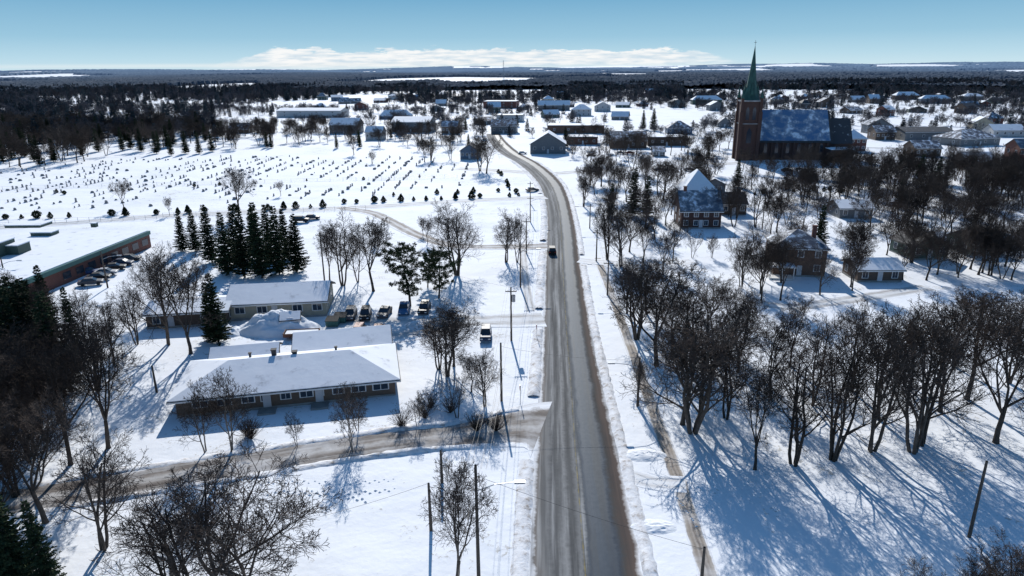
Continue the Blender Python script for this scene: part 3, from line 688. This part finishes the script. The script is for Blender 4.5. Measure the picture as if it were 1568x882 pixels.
# ------------------------------------------------------------------ instanced masses
def scatter(name,meshes,pts,baseh):
    col=bpy.data.collections.new(name+"_source")
    for i,m_ in enumerate(meshes):
        o=bpy.data.objects.new(f"{name}_{i:02d}",m_); col.objects.link(o)
    me=bpy.data.meshes.new(name); me.from_pydata([(p[0],p[1],p[2]) for p in pts],[],[])
    a=me.attributes.new("sc",'FLOAT','POINT'); a.data.foreach_set("value",[p[3]/baseh for p in pts])
    a=me.attributes.new("rz",'FLOAT','POINT'); a.data.foreach_set("value",[random.random()*6.28 for p in pts])
    a=me.attributes.new("ix",'INT','POINT'); a.data.foreach_set("value",[(p[4] if len(p)>4 else random.randrange(len(meshes))) for p in pts])
    ob=bpy.data.objects.new(name,me); link(ob)
    g=bpy.data.node_groups.new(name,'GeometryNodeTree'); g.interface.new_socket("Geometry",in_out='INPUT',socket_type='NodeSocketGeometry'); g.interface.new_socket("Geometry",in_out='OUTPUT',socket_type='NodeSocketGeometry')
    gi=g.nodes.new("NodeGroupInput"); go=g.nodes.new("NodeGroupOutput"); ip=g.nodes.new("GeometryNodeInstanceOnPoints"); ci=g.nodes.new("GeometryNodeCollectionInfo")
    ci.inputs["Collection"].default_value=col; ci.inputs["Separate Children"].default_value=True; ci.inputs["Reset Children"].default_value=True
    def na(nm,t):
        q=g.nodes.new("GeometryNodeInputNamedAttribute"); q.data_type=t; q.inputs["Name"].default_value=nm
        return [o for o in q.outputs if o.enabled and o.name=="Attribute"][0]
    ip.inputs["Pick Instance"].default_value=True
    cx=g.nodes.new("ShaderNodeCombineXYZ"); g.links.new(na("rz",'FLOAT'),cx.inputs[2]); 
    g.links.new(gi.outputs[0],ip.inputs["Points"]); g.links.new(ci.outputs[0],ip.inputs["Instance"]); g.links.new(na("ix",'INT'),ip.inputs["Instance Index"])
    g.links.new(cx.outputs[0],ip.inputs["Rotation"]); g.links.new(na("sc",'FLOAT'),ip.inputs["Scale"]); g.links.new(ip.outputs[0],go.inputs[0])
    md=ob.modifiers.new("scatter",'NODES'); md.node_group=g
def clear(x,y,mb=0,mr=1.5):
    if any(math.hypot(x-q[0],y-q[1])<q[2]+mb for q in BLD): return False
    return not nearroad(x,y,mr)
pts=[]
def addreg(poly,n,h0,h1,pc,mb=0):
    """poly world polygon; random fill"""
    xs_=[p.x for p in poly]; ys_=[p.y for p in poly]; k=0; t=0
    while k<n and t<n*30:
        t+=1; x=rg.uniform(min(xs_),max(xs_)); y=rg.uniform(min(ys_),max(ys_)); ins=False
        for i in range(len(poly)):
            a,b2=poly[i],poly[i-1]
            if (a.y>y)!=(b2.y>y) and x<(b2.x-a.x)*(y-a.y)/(b2.y-a.y)+a.x: ins=not ins
        if not ins or not clear(x,y,mb): continue
        con=rg.random()<pc; pts.append((x,y,0,rg.uniform(h0,h1),rg.randrange(4,7) if con else rg.randrange(0,4))); k+=1
mixm=[BT[0],BT[2],BT[4],BT[5],SP[0],SP[1],SP[2]]
addreg([P(1100,400),P(1600,395),P(1620,262),P(1060,262),P(1060,300)],150,7,13,.03)
addreg([P(1280,330),P(1600,395),P(1640,262),P(1280,262)],100,7,13,.04)
addreg([P(905,395),P(1040,395),P(1060,262),P(900,262),P(885,320)],34,8,13,.03)
addreg([P(1290,440),P(1620,430),P(1620,390),P(1290,395)],30,8,12,.0)
addreg([P(1100,480),P(1330,480),P(1330,440),P(1110,425)],5,8,11,.0)
addreg([P(880,262),P(1130,262),P(1130,215),P(860,215)],40,7,12,.05)
addreg([P(-60,262),P(130,250),P(200,238),P(330,215),P(330,195),P(-60,200)],240,10,16,.35)
addreg([P(330,232),P(500,222),P(500,200),P(330,200)],60,8,13,.1)
addreg([P(500,240),P(740,235),P(740,195),P(500,195)],70,7,12,.12)
addreg([P(-60,560),P(60,560),P(110,460),P(-60,470)],16,9,13,.3)
addreg([P(-60,800),P(90,780),P(120,620),P(-60,620)],10,9,13,.1)
scatter("bare_woodland",mixm,pts,13.5)
# far trees
pts=[]
N=14500; 
yy=np.sqrt(np.random.rand(N)*(1560**2-400**2)+400**2); bb=np.random.uniform(-.88,.90,N)
xx=yy*bb
field=vn(xx,yy*.7,150,21)*.6+vn(xx,yy,60,22)*.4
RDb=np.array([(q[0],q[1],q[2]) for q in BLD])
for x,y,f,be in zip(xx,yy,field,bb):
    town=(y<900 and -.42<be<.85)
    if y<520 and be<-.1 and be>-.42 : 
        if random.random()<.7: continue
    if town:
        if random.random()<(.5 if y<650 else .2) or f<.38: continue
    elif f<.44: continue
    if y<420 and be<.35: continue
    d=np.hypot(RDb[:,0]-x,RDb[:,1]-y)
    if (d<RDb[:,2]+1).any(): continue
    if town and (np.hypot(RDb[:,0]-x,RDb[:,1]-y+12)<RDb[:,2]*.8).any(): continue
    if y<520 and nearroad(x,y,2): continue
    con=random.random()<(.2 if town else .5)
    pts.append((x,y,float(hills(x,y))-.3,random.uniform(6,10.5) if town else random.uniform(9.5,16),random.randrange(3,6) if con else random.randrange(0,3)))
mfarn=barkm("far_conifer",(.040,.058,.068),(.055,.073,.085),.3)  # blue-grey needles, air haze mixed into their colour
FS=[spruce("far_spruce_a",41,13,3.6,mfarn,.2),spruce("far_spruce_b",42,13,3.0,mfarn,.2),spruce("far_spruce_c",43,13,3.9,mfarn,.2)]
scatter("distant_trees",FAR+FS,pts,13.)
# canopy to the horizon
na_,nr_=900,240
th=np.linspace(-.82,.82,na_); rr=np.exp(np.linspace(math.log(1390),math.log(12500),nr_))
TH,RR=np.meshgrid(th,rr); CX=np.sin(TH)*RR; CY=np.cos(TH)*RR
CX+=np.random.uniform(-3,3,CX.shape); 
CZ=hills(CX,CY)+4.5+vn(CX,CY,60,9)*3.5+np.random.rand(*CX.shape)*4
fm=vn(CX*.8,CY*.40,420,31)*.6+vn(CX,CY*.45,170,32)*.4
mask=fm<np.where(RR<2400,.54,.55)
idx=np.arange(na_*nr_).reshape(nr_,na_)
fq=np.stack([idx[:-1,:-1].ravel(),idx[:-1,1:].ravel(),idx[1:,1:].ravel(),idx[1:,:-1].ravel()],1)
CZ=np.where(mask,CZ,hills(CX,CY)-3)
keep2=(mask[:-1,:-1]|mask[1:,1:]|mask[:-1,1:]|mask[1:,:-1]).ravel()
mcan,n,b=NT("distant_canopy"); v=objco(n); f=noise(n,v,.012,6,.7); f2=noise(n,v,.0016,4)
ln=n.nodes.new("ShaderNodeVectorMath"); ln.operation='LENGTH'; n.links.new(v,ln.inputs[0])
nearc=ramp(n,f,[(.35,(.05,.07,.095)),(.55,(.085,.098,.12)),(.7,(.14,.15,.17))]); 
hazec=ramp(n,f2,[(.35,(.14,.21,.31)),(.65,(.20,.28,.38))])
n.links.new(mixc(n,maprange(n,ln.outputs["Value"],1400,6500),nearc,hazec),b.inputs["Base Color"]); b.inputs["Roughness"].default_value=1; b.inputs["Specular IOR Level"].default_value=0  # bluer with distance: aerial haze painted into the base colour
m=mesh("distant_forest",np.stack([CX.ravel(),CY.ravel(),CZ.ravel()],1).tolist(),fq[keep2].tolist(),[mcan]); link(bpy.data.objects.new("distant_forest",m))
# ------------------------------------------------------------------ cemetery
def gstone(name,k):
    V=[];Fc=[];MI=[]; w,h,d=[(.8,.9,.2),(.5,1.1,.18),(1.1,.7,.25),(.4,1.4,.4)][k]
    box(V,Fc,MI,-w/2-.12,w/2+.12,-d/2-.1,d/2+.1,-.1,.18)
    o=len(V); prof=[(-w/2,.18),(w/2,.18),(w/2,h*.8),(w*.3,h*.95),(0,h),(-w*.3,h*.95),(-w/2,h*.8)]
    V+=[(x,-d/2,z) for x,z in prof]+[(x,d/2,z) for x,z in prof]; n_=len(prof)
    Fc+=[tuple(o+i for i in range(n_)),tuple(o+n_+i for i in range(n_-1,-1,-1))]+[(o+(i+1)%n_,o+i,o+n_+i,o+n_+(i+1)%n_) for i in range(n_)]
    return mesh(name,V,Fc,[mstone])
GS=[gstone(f"headstone_{i}",i) for i in range(4)]
pts=[]
cpoly=[P(-60,325),P(210,318),P(520,303),P(790,290),P(760,262),P(700,243),P(520,238),P(200,243),P(0,262),P(-60,275)]
xs_=[p.x for p in cpoly]; ys_=[p.y for p in cpoly]
def inpoly(x,y,poly):
    ins=False
    for i in range(len(poly)):
        a,b2=poly[i],poly[i-1]
        if (a.y>y)!=(b2.y>y) and x<(b2.x-a.x)*(y-a.y)/(b2.y-a.y)+a.x: ins=not ins
    return ins
x=min(xs_)
while x<max(xs_):
    y=min(ys_)
    while y<max(ys_):
        f=float(vn(x,y,26,40))
        if inpoly(x,y,cpoly) and f>.33 and random.random()<.48 and abs((x+.1*y)%34)>4:
            pts.append((x+random.uniform(-.25,.25),y+random.uniform(-.3,.3),-.05,random.uniform(.6,1.2)))
        y+=2.7
    x+=5.8
scatter("cemetery_headstones",GS,pts,1.0)
for ob in bpy.data.objects:
    if ob.name=="cemetery_headstones":
        ob.data.attributes["rz"].data.foreach_set("value",[random.uniform(-.12,.12) for _ in pts])
def row(a,bb,st,h,jit=.6,gap=.2):
    o=[]; L=(bb-a).length; k=int(L/st)
    for i in range(k):
        if random.random()<gap: continue
        p=a.lerp(bb,i/k); o.append((p.x+random.uniform(-jit,jit)*1.5,p.y+random.uniform(-jit,jit),-.05,h*random.uniform(.55,1.3)))
    return o
pts=row(P(-60,338),P(215,329),4.2,2.3)+row(P(245,328),P(520,317),4.4,2.1)+row(P(525,312),P(800,300),4.6,1.9)+row(P(790,300),P(765,262),6,1.5,.8,.3)+row(P(0,300),P(700,268),12,1.2,4,.5)+row(P(1120,300),P(1290,290),4,2,1,.3)+row(P(600,300),P(790,292),7,1.6,.8,.3)
scatter("cedar_hedge",SH,pts,1.75)
def fence(name,a,bb,st=3,h=1.4):
    V=[];Fc=[];MI=[]; L=(bb-a).length; k=int(L/st); ps=[a.lerp(bb,i/k) for i in range(k+1)]
    for p in ps: tube(V,Fc,MI,[Vector((p.x,p.y,-.1)),Vector((p.x,p.y,h))],[.05,.05],4,0)
    for z in (h-.05,h*.5,.15): tube(V,Fc,MI,[Vector((a.x,a.y,z)),Vector((bb.x,bb.y,z))],[.025,.025],4,0)
    link(bpy.data.objects.new(name,mesh(name,V,Fc,[mmetal])))
fence("chain_link_fence",P(-40,346),P(240,336)); fence("chain_link_fence",P(250,333),P(560,321)); fence("chain_link_fence",P(-40,292),P(700,272),5,1.3)
# ------------------------------------------------------------------ poles and wires
def pole(u,v,top,arm=True,lamp=0,trans=False,name="utility_pole"):
    p=P(u,v); h=HT(p,top); V=[];Fc=[];MI=[]
    tube(V,Fc,MI,[Vector((0,0,-.3)),Vector((0,0,h*.5)),Vector((0,0,h))],[.17,.14,.11],8,0)
    if arm:
        box(V,Fc,MI,-.9,.9,-.06,.06,h-.75,h-.62,0)
        for x in (-.85,-.45,.45,.85): box(V,Fc,MI,x-.05,x+.05,-.05,.05,h-.618,h-.42,1)
    if trans: tube(V,Fc,MI,[Vector((.4,0,h-2.4)),Vector((.4,0,h-1.3))],[.3,.3],10,1)
    if lamp:
        tube(V,Fc,MI,[Vector((0,0,h*.78)),Vector((lamp*1.5,0,h*.78+.6)),Vector((lamp*3.2,0,h*.78+.8))],[.05,.045,.04],5,1); box(V,Fc,MI,lamp*3.6-.45,lamp*3.6+.45,-.15,.15,h*.78+.72,h*.78+.9,1)
    o=bpy.data.objects.new(name,mesh(name,V,Fc,[mpole,mmetal],MI)); o.location=p; link(o)
    return Vector((p.x,p.y,h))
def wire(a,bb,sag=.8,r=.014):
    V=[];Fc=[];MI=[]; pts=[a.lerp(bb,i/12)-Vector((0,0,sag*4*(i/12)*(1-i/12))) for i in range(13)]
    tube(V,Fc,MI,pts,[r]*13,4,0); return V,Fc
LP=[pole(733,885,712,False,1),pole(768,614,525,False),pole(783,521,440,True,0,True),pole(797,440,372,True,1),pole(806,388,335),pole(812,340,300,True,1),pole(812,312,278)]
RP=[pole(1074,890,838,False),pole(976,622,548,False,-1),pole(930,452,398,True,-1),pole(913,400,352),pole(903,350,312,True,-1),pole(893,316,284)]
X1=pole(1484,822,706,False,0,False,"utility_pole"); X2=pole(267,900,835,False); X3=pole(660,812,740,False); X4=pole(677,740,690,False); X5=pole(498,441,355,True); X6=pole(165,440,385,False,1,False,"street_lamp_pole"); X7=pole(12,440,395,False,1,False,"street_lamp_pole")
X8=pole(1167,350,300); X9=pole(240,600,560,False); 
V=[];Fc=[]
def addw(a,bb,sag=.8):
    v,f=wire(a,bb,sag); o=len(V); V.extend(v); Fc.extend([tuple(i+o for i in q) for q in f])
for c in (LP,):
    for a,bb in zip(c[:-1],c[1:]):
        for dx in (-.85,-.45,.45,.85): addw(a+Vector((dx,0,-.4)),bb+Vector((dx,0,-.4)))
        addw(a+Vector((0,0,-2)),bb+Vector((0,0,-2)))
for a,bb in zip(RP[1:-1],RP[2:]): addw(a+Vector((0,0,-.3)),bb+Vector((0,0,-.3)))
addw(LP[0]-Vector((0,0,1)),RP[0]+Vector((0,0,-.2)),.3); addw(LP[0]-Vector((0,0,.5)),X3-Vector((0,0,.3))); addw(LP[1]-Vector((0,0,.5)),RP[1]-Vector((0,0,.3)),.5); addw(LP[0]+Vector((0,0,-.4)),LP[0]+Vector((-2,-40,-.4)),.6)
addw(X3,X2,.8); addw(LP[2],X5,1)
link(bpy.data.objects.new("overhead_wires",mesh("overhead_wires",V,Fc,[mwire])))
V=[];Fc=[];MI=[]
for k in range(3):
    an=k*2.09; tube(V,Fc,MI,[Vector((math.cos(an)*2.2,math.sin(an)*2.2,0)),Vector((math.cos(an)*.8,math.sin(an)*.8,58))],[.35,.25],4,0)
for z in range(0,56,4):
    f=z/58
    for k in range(3):
        a1=k*2.09; a2=(k+1)*2.09; r1=2.2-1.4*f; r2=2.2-1.4*(z+4)/58
        tube(V,Fc,MI,[Vector((math.cos(a1)*r1,math.sin(a1)*r1,z)),Vector((math.cos(a2)*r2,math.sin(a2)*r2,z+4))],[.15,.15],3,0)
o=bpy.data.objects.new("radio_mast",mesh("radio_mast",V,Fc,[mmetal])); o.location=(-14,1500,0); link(o)
sred=simple("sign_red",(.5,.03,.03),(.5,.03,.03))
def sign(u,v):
    p=P(u,v); V=[];Fc=[];MI=[]
    tube(V,Fc,MI,[Vector((0,0,-.1)),Vector((0,0,2.6))],[.04,.04],5,0)
    o=len(V); 
    for y in (-.06,-.09):
        for k in range(8): V.append((math.cos(k*.785+.39)*.38,y,2.3+math.sin(k*.785+.39)*.38))
    Fc.append(tuple(o+8+k for k in range(8))); MI.append(1)
    Fc.append(tuple(o+7-k for k in range(8))); MI.append(0)
    for k in range(8): Fc.append((o+k,o+(k+1)%8,o+8+(k+1)%8,o+8+k)); MI.append(0)
    ob=bpy.data.objects.new("stop_sign",mesh("stop_sign",V,Fc,[mmetal,sred],MI)); ob.location=p; ob.rotation_euler=(0,0,-1.5); link(ob)
sign(797,618); sign(822,520)
# ------------------------------------------------------------------ vehicles
def vehicle(name,kind,col,p,rz):
    paint=bpy.data.materials.get("paint_%s"%col) 
    if not paint:
        cc={"black":(.012,.012,.014),"blue":(.03,.08,.2),"red":(.2,.03,.02),"white":(.6,.6,.6),"grey":(.08,.08,.09),"navy":(.02,.04,.09),"silver":(.35,.36,.38),"lblue":(.05,.15,.3)}[col]
        paint=simple("paint_%s"%col,cc,cc,1,.5,spec=.3)
    em=bpy.data.objects.new(name,None); em.location=(p.x,p.y,.05); em.rotation_euler=(0,0,rz); link(em)
    body={"sedan":[(-2.3,.45),(-2.3,.85),(-2.2,.98),(-1.5,1.02),(1.0,.98),(2.1,.82),(2.3,.65),(2.3,.35),(-2.2,.3)],
      "suv":[(-2.25,.5),(-2.28,1.05),(-2.1,1.12),(1.0,1.12),(2.05,.98),(2.25,.75),(2.25,.4),(-2.2,.38)],
      "pickup":[(-2.75,.55),(-2.75,1.12),(-1.0,1.12),(1.25,1.14),(2.5,1.02),(2.7,.8),(2.7,.45),(-2.7,.45)]}[kind]
    cab={"sedan":[(-1.75,1.0),(-1.05,1.44),(.35,1.45),(1.15,.97)],"suv":[(-2.15,1.1),(-1.85,1.68),(.3,1.72),(1.1,1.1)],"pickup":[(-.85,1.11),(-.7,1.72),(.65,1.76),(1.4,1.12)]}[kind]
    def extr(prof,w0,w1):
        z0=min(z for x,z in prof);z1=max(z for x,z in prof); V=[];n_=len(prof)
        for sg in(-1,1):
            for x,z in prof: V.append((x,sg*(w0+(w1-w0)*(z-z0)/(z1-z0)),z))
        return V,[tuple(range(n_-1,-1,-1)) ,tuple(range(n_,2*n_))]+[(i,(i+1)%n_,(i+1)%n_+n_,i+n_) for i in range(n_)]
    V,Fc=extr(body,.9,.88); child(em,"body",V,Fc,[paint],bev=.07)
    V,Fc=extr(cab,.84,.68); child(em,"cabin_glass",V,Fc,[mglass],bev=.04)
    top=[(x,z) for x,z in cab[1:3]]; V=[];Fc=[];MI=[]; box(V,Fc,MI,top[0][0]-.05,top[1][0]+.08,-.7,.7,top[0][1]-.01,top[1][1]+.05); child(em,"roof",V,Fc,[paint],bev=.03)
    if kind=="pickup":
        V=[];Fc=[];MI=[]; box(V,Fc,MI,-2.6,-1.0,-.72,.72,1.0,1.125); child(em,"bed_snow",V,Fc,[msnow2])
    V=[];Fc=[];MI=[]
    for sx in (-1,1):
        for sy in (-1,1):
            xx_=sx*(abs(body[0][0])*.62); tube(V,Fc,MI,[Vector((xx_,sy*.72,.34)),Vector((xx_,sy*.93,.34))],[.34,.34],16,0)
            o=len(V); V+=[Vector((xx_+math.cos(k*.3927)*.33,sy*.935,.34+math.sin(k*.3927)*.33)) for k in range(16)]; Fc.append(tuple(o+k for k in range(16)))
            o=len(V); V+=[Vector((xx_+math.cos(k*.3927)*.2,sy*.945,.34+math.sin(k*.3927)*.2)) for k in range(16)]; Fc.append(tuple(o+k for k in range(16)))
    child(em,"wheels",V,Fc,[mtyre])
    xb=body[0][0]; V=[];Fc=[];MI=[]
    for sy in (-.65,.65): box(V,Fc,MI,xb-.03,xb+.1,sy-.15,sy+.15,.72,.92)
    child(em,"tail_lights",V,Fc,[bpy.data.materials.get("tail_red") or simple("tail_red",(.4,.02,.02),(.4,.02,.02))])
    V=[];Fc=[];MI=[]
    for sy in (-.6,.6): box(V,Fc,MI,-xb-.12,-xb+.02,sy-.18,sy+.18,.62,.78)
    child(em,"head_lights",V,Fc,[mwhite]); BLD.append((p.x,p.y,2))
h=math.pi/2
vehicle("car_on_road","suv","black",P(845,388),h+.02)
vehicle("parked_suv","suv","navy",P(744,518),-h)
for i,(u,v,k_,c) in enumerate([(537,487,"suv","grey"),(560,487,"suv","black"),(589,483,"sedan","grey"),(619,478,"pickup","lblue"),(650,478,"suv","black")]): vehicle("parked_"+("pickup_truck" if k_=="pickup" else "car"),k_,c,P(u,v),-h+random.uniform(-.1,.1))
vehicle("parked_car","sedan","red",P(579,512),-h); vehicle("parked_car","suv","red",P(549,515),-h)
for (u,v,c) in [(140,436,"grey"),(152,428,"black"),(163,421,"silver"),(176,413,"black"),(188,406,"navy"),(200,399,"grey"),(135,420,"blue")]: vehicle("parked_car","sedan",c,P(u,v),random.uniform(-.2,.2)+.2)
vehicle("parked_car","suv","black",P(462,340),0); vehicle("parked_car","sedan","grey",P(478,336),.2); 
for (u,v,c) in [(1225,262,"white"),(1205,263,"black"),(965,236,"red"),(950,236,"silver"),(905,240,"black"),(815,293,"grey"),(1055,262,"silver"),(1010,262,"blue"),(800,236,"white")]: vehicle("parked_car","sedan",c,P(u,v),random.uniform(-.3,.3))
def dumpster(u,v):
    p=P(u,v); em=bpy.data.objects.new("green_dumpster",None); em.location=p; link(em)
    V=[(-1,-.8,.15),(1,-.8,.15),(1,.7,.15),(-1,.7,.15),(-1.05,-.95,1.2),(1.05,-.95,1.2),(1.05,.85,1.55),(-1.05,.85,1.55)]
    Fc=[(0,3,2,1),(4,5,6,7),(0,1,5,4),(1,2,6,5),(2,3,7,6),(3,0,4,7)]; child(em,"bin",V,Fc,[mteal],bev=.04)
    V=[(-1.1,-1,1.22),(1.1,-1,1.22),(1.1,.9,1.58),(-1.1,.9,1.58)]; child(em,"lid",V,[(0,1,2,3)],[mtyre],solid=.06)
    V=[];Fc=[];MI=[]
    for sx in(-1.02,1.02): box(V,Fc,MI,sx-.06,sx+.06,-.4,.4,.9,1.0)
    for sx in(-.8,.8):
        for sy in (-.6,.5): tube(V,Fc,MI,[Vector((sx-.04,sy,.08)),Vector((sx+.04,sy,.08))],[.1,.1],8,0)
    child(em,"handles_and_casters",V,Fc,[mmetal])
dumpster(510,499); dumpster(522,493)
p=P(463,517); em=bpy.data.objects.new("lumber_trailer",None); em.location=p; em.rotation_euler=(0,0,.1); link(em)
V=[];Fc=[];MI=[]; box(V,Fc,MI,-2.8,2.8,-1.1,1.1,.55,.7)
for sx in(-2.75,2.75): box(V,Fc,MI,sx-.05,sx+.05,-1.1,1.1,.7,1.2)
for sy in(-1.05,1.05): box(V,Fc,MI,-2.7,2.7,sy-.05,sy+.05,.7,1.15)
child(em,"bed",V,Fc,[simple("rusty_wood",(.16,.065,.04),(.1,.05,.035))]); V=[];Fc=[];MI=[]
for sx in (-.5,.5):
    for sy in(-1,1): tube(V,Fc,MI,[Vector((sx,sy*1.12,.33)),Vector((sx,sy*1.3,.33))],[.33,.33],12,0)
child(em,"wheels",V,Fc,[mtyre]); V=[];Fc=[];MI=[]; box(V,Fc,MI,-2.6,2.6,-.95,.95,.75,1.05); child(em,"snow_load",V,Fc,[msnow2],bev=.1)
hs("garden_shed",434,508,458,506,3,2.1,2.8,'gable',mblue,rows=1,nwin=0)
# ------------------------------------------------------------------ light
AZ=math.radians(-5.5); EL=math.radians(31)
sd=Vector((math.sin(AZ)*math.cos(EL),math.cos(AZ)*math.cos(EL),math.sin(EL)))
sl=bpy.data.lights.new("sun",'SUN'); sl.energy=4.9; sl.angle=math.radians(.5); sl.color=(1,.965,.905)
so=bpy.data.objects.new("sun",sl); so.rotation_euler=(-sd).to_track_quat('-Z','Y').to_euler(); link(so)
w=bpy.data.worlds.new("World"); scene.world=w; w.use_nodes=True; n=w.node_tree; bg=n.nodes["Background"]
sk=n.nodes.new("ShaderNodeTexSky"); sk.sky_type='NISHITA'; sk.sun_disc=False; sk.sun_elevation=EL; sk.sun_rotation=AZ; sk.altitude=50; sk.air_density=1; sk.dust_density=.3; sk.ozone_density=2.5
tc=n.nodes.new("ShaderNodeTexCoord"); sp_=n.nodes.new("ShaderNodeSeparateXYZ"); n.links.new(tc.outputs["Generated"],sp_.inputs[0])
mp=n.nodes.new("ShaderNodeMapping"); mp.inputs["Scale"].default_value=(24,24,100); n.links.new(tc.outputs["Generated"],mp.inputs[0])
nz=noise(n,mp.outputs[0],1.0,6,.62)
mp2=n.nodes.new("ShaderNodeMapping"); mp2.inputs["Scale"].default_value=(7,7,0); n.links.new(tc.outputs["Generated"],mp2.inputs[0]); nb=noise(n,mp2.outputs[0],1.0,3)
z=sp_.outputs[2]; x=sp_.outputs[0]
be=math_(n,'MULTIPLY',maprange(n,x,-.42,-.30),maprange(n,x,.20,.36,1,0))
be=math_(n,'MULTIPLY',be,maprange(n,sp_.outputs[1],0,.3))
topz=math_(n,'ADD',.000,math_(n,'MULTIPLY',be,math_(n,'MULTIPLY',math_(n,'ADD',math_(n,'MULTIPLY',nz,.95),math_(n,'MULTIPLY',nb,.45)),.034)))
cm=math_(n,'MULTIPLY',maprange(n,math_(n,'SUBTRACT',topz,z),-.001,.0025),be)
cm=math_(n,'MULTIPLY',cm,maprange(n,z,-.001,.007,.25,1))
streak=math_(n,'MULTIPLY',maprange(n,math_(n,'ABSOLUTE',math_(n,'SUBTRACT',z,.006)),.0,.004,1,0),maprange(n,x,-.75,-.3,.2,.6))
streak=math_(n,'MULTIPLY',streak,maprange(n,x,-.3,.1,1,0))
mp3=n.nodes.new("ShaderNodeMapping"); mp3.inputs["Scale"].default_value=(30,30,240); n.links.new(tc.outputs["Generated"],mp3.inputs[0])
cc=ramp(n,noise(n,mp3.outputs[0],1.0,5),[(.35,(.62,.74,.83)),(.6,(.94,.95,.95))])
# clear winter-air gradient near the horizon, blending into the physical sky overhead
hz=ramp(n,math_(n,'MULTIPLY',z,2.5),[(0,(.60,.78,.86)),(.04,(.48,.70,.82)),(.10,(.33,.575,.74)),(.22,(.19,.43,.64)),(.6,(.09,.27,.56)),(1,(.07,.23,.53))])
def x10(c,k=10):
    q=n.nodes.new("ShaderNodeVectorMath"); q.operation='SCALE'; n.links.new(c,q.inputs[0]); q.inputs["Scale"].default_value=k; return q.outputs[0]
tinted=mixc(n,1.0,sk.outputs[0],(.58,.87,1.0),'MULTIPLY')
sky=mixc(n,maprange(n,z,.2,.5),x10(hz),x10(tinted,1.25))
skc=mixc(n,cm,sky,x10(cc)); skc=mixc(n,streak,skc,(8.6,8.9,8.9))
n.links.new(skc,bg.inputs[0]); bg.inputs[1].default_value=.1
print("objects",len(bpy.data.objects))
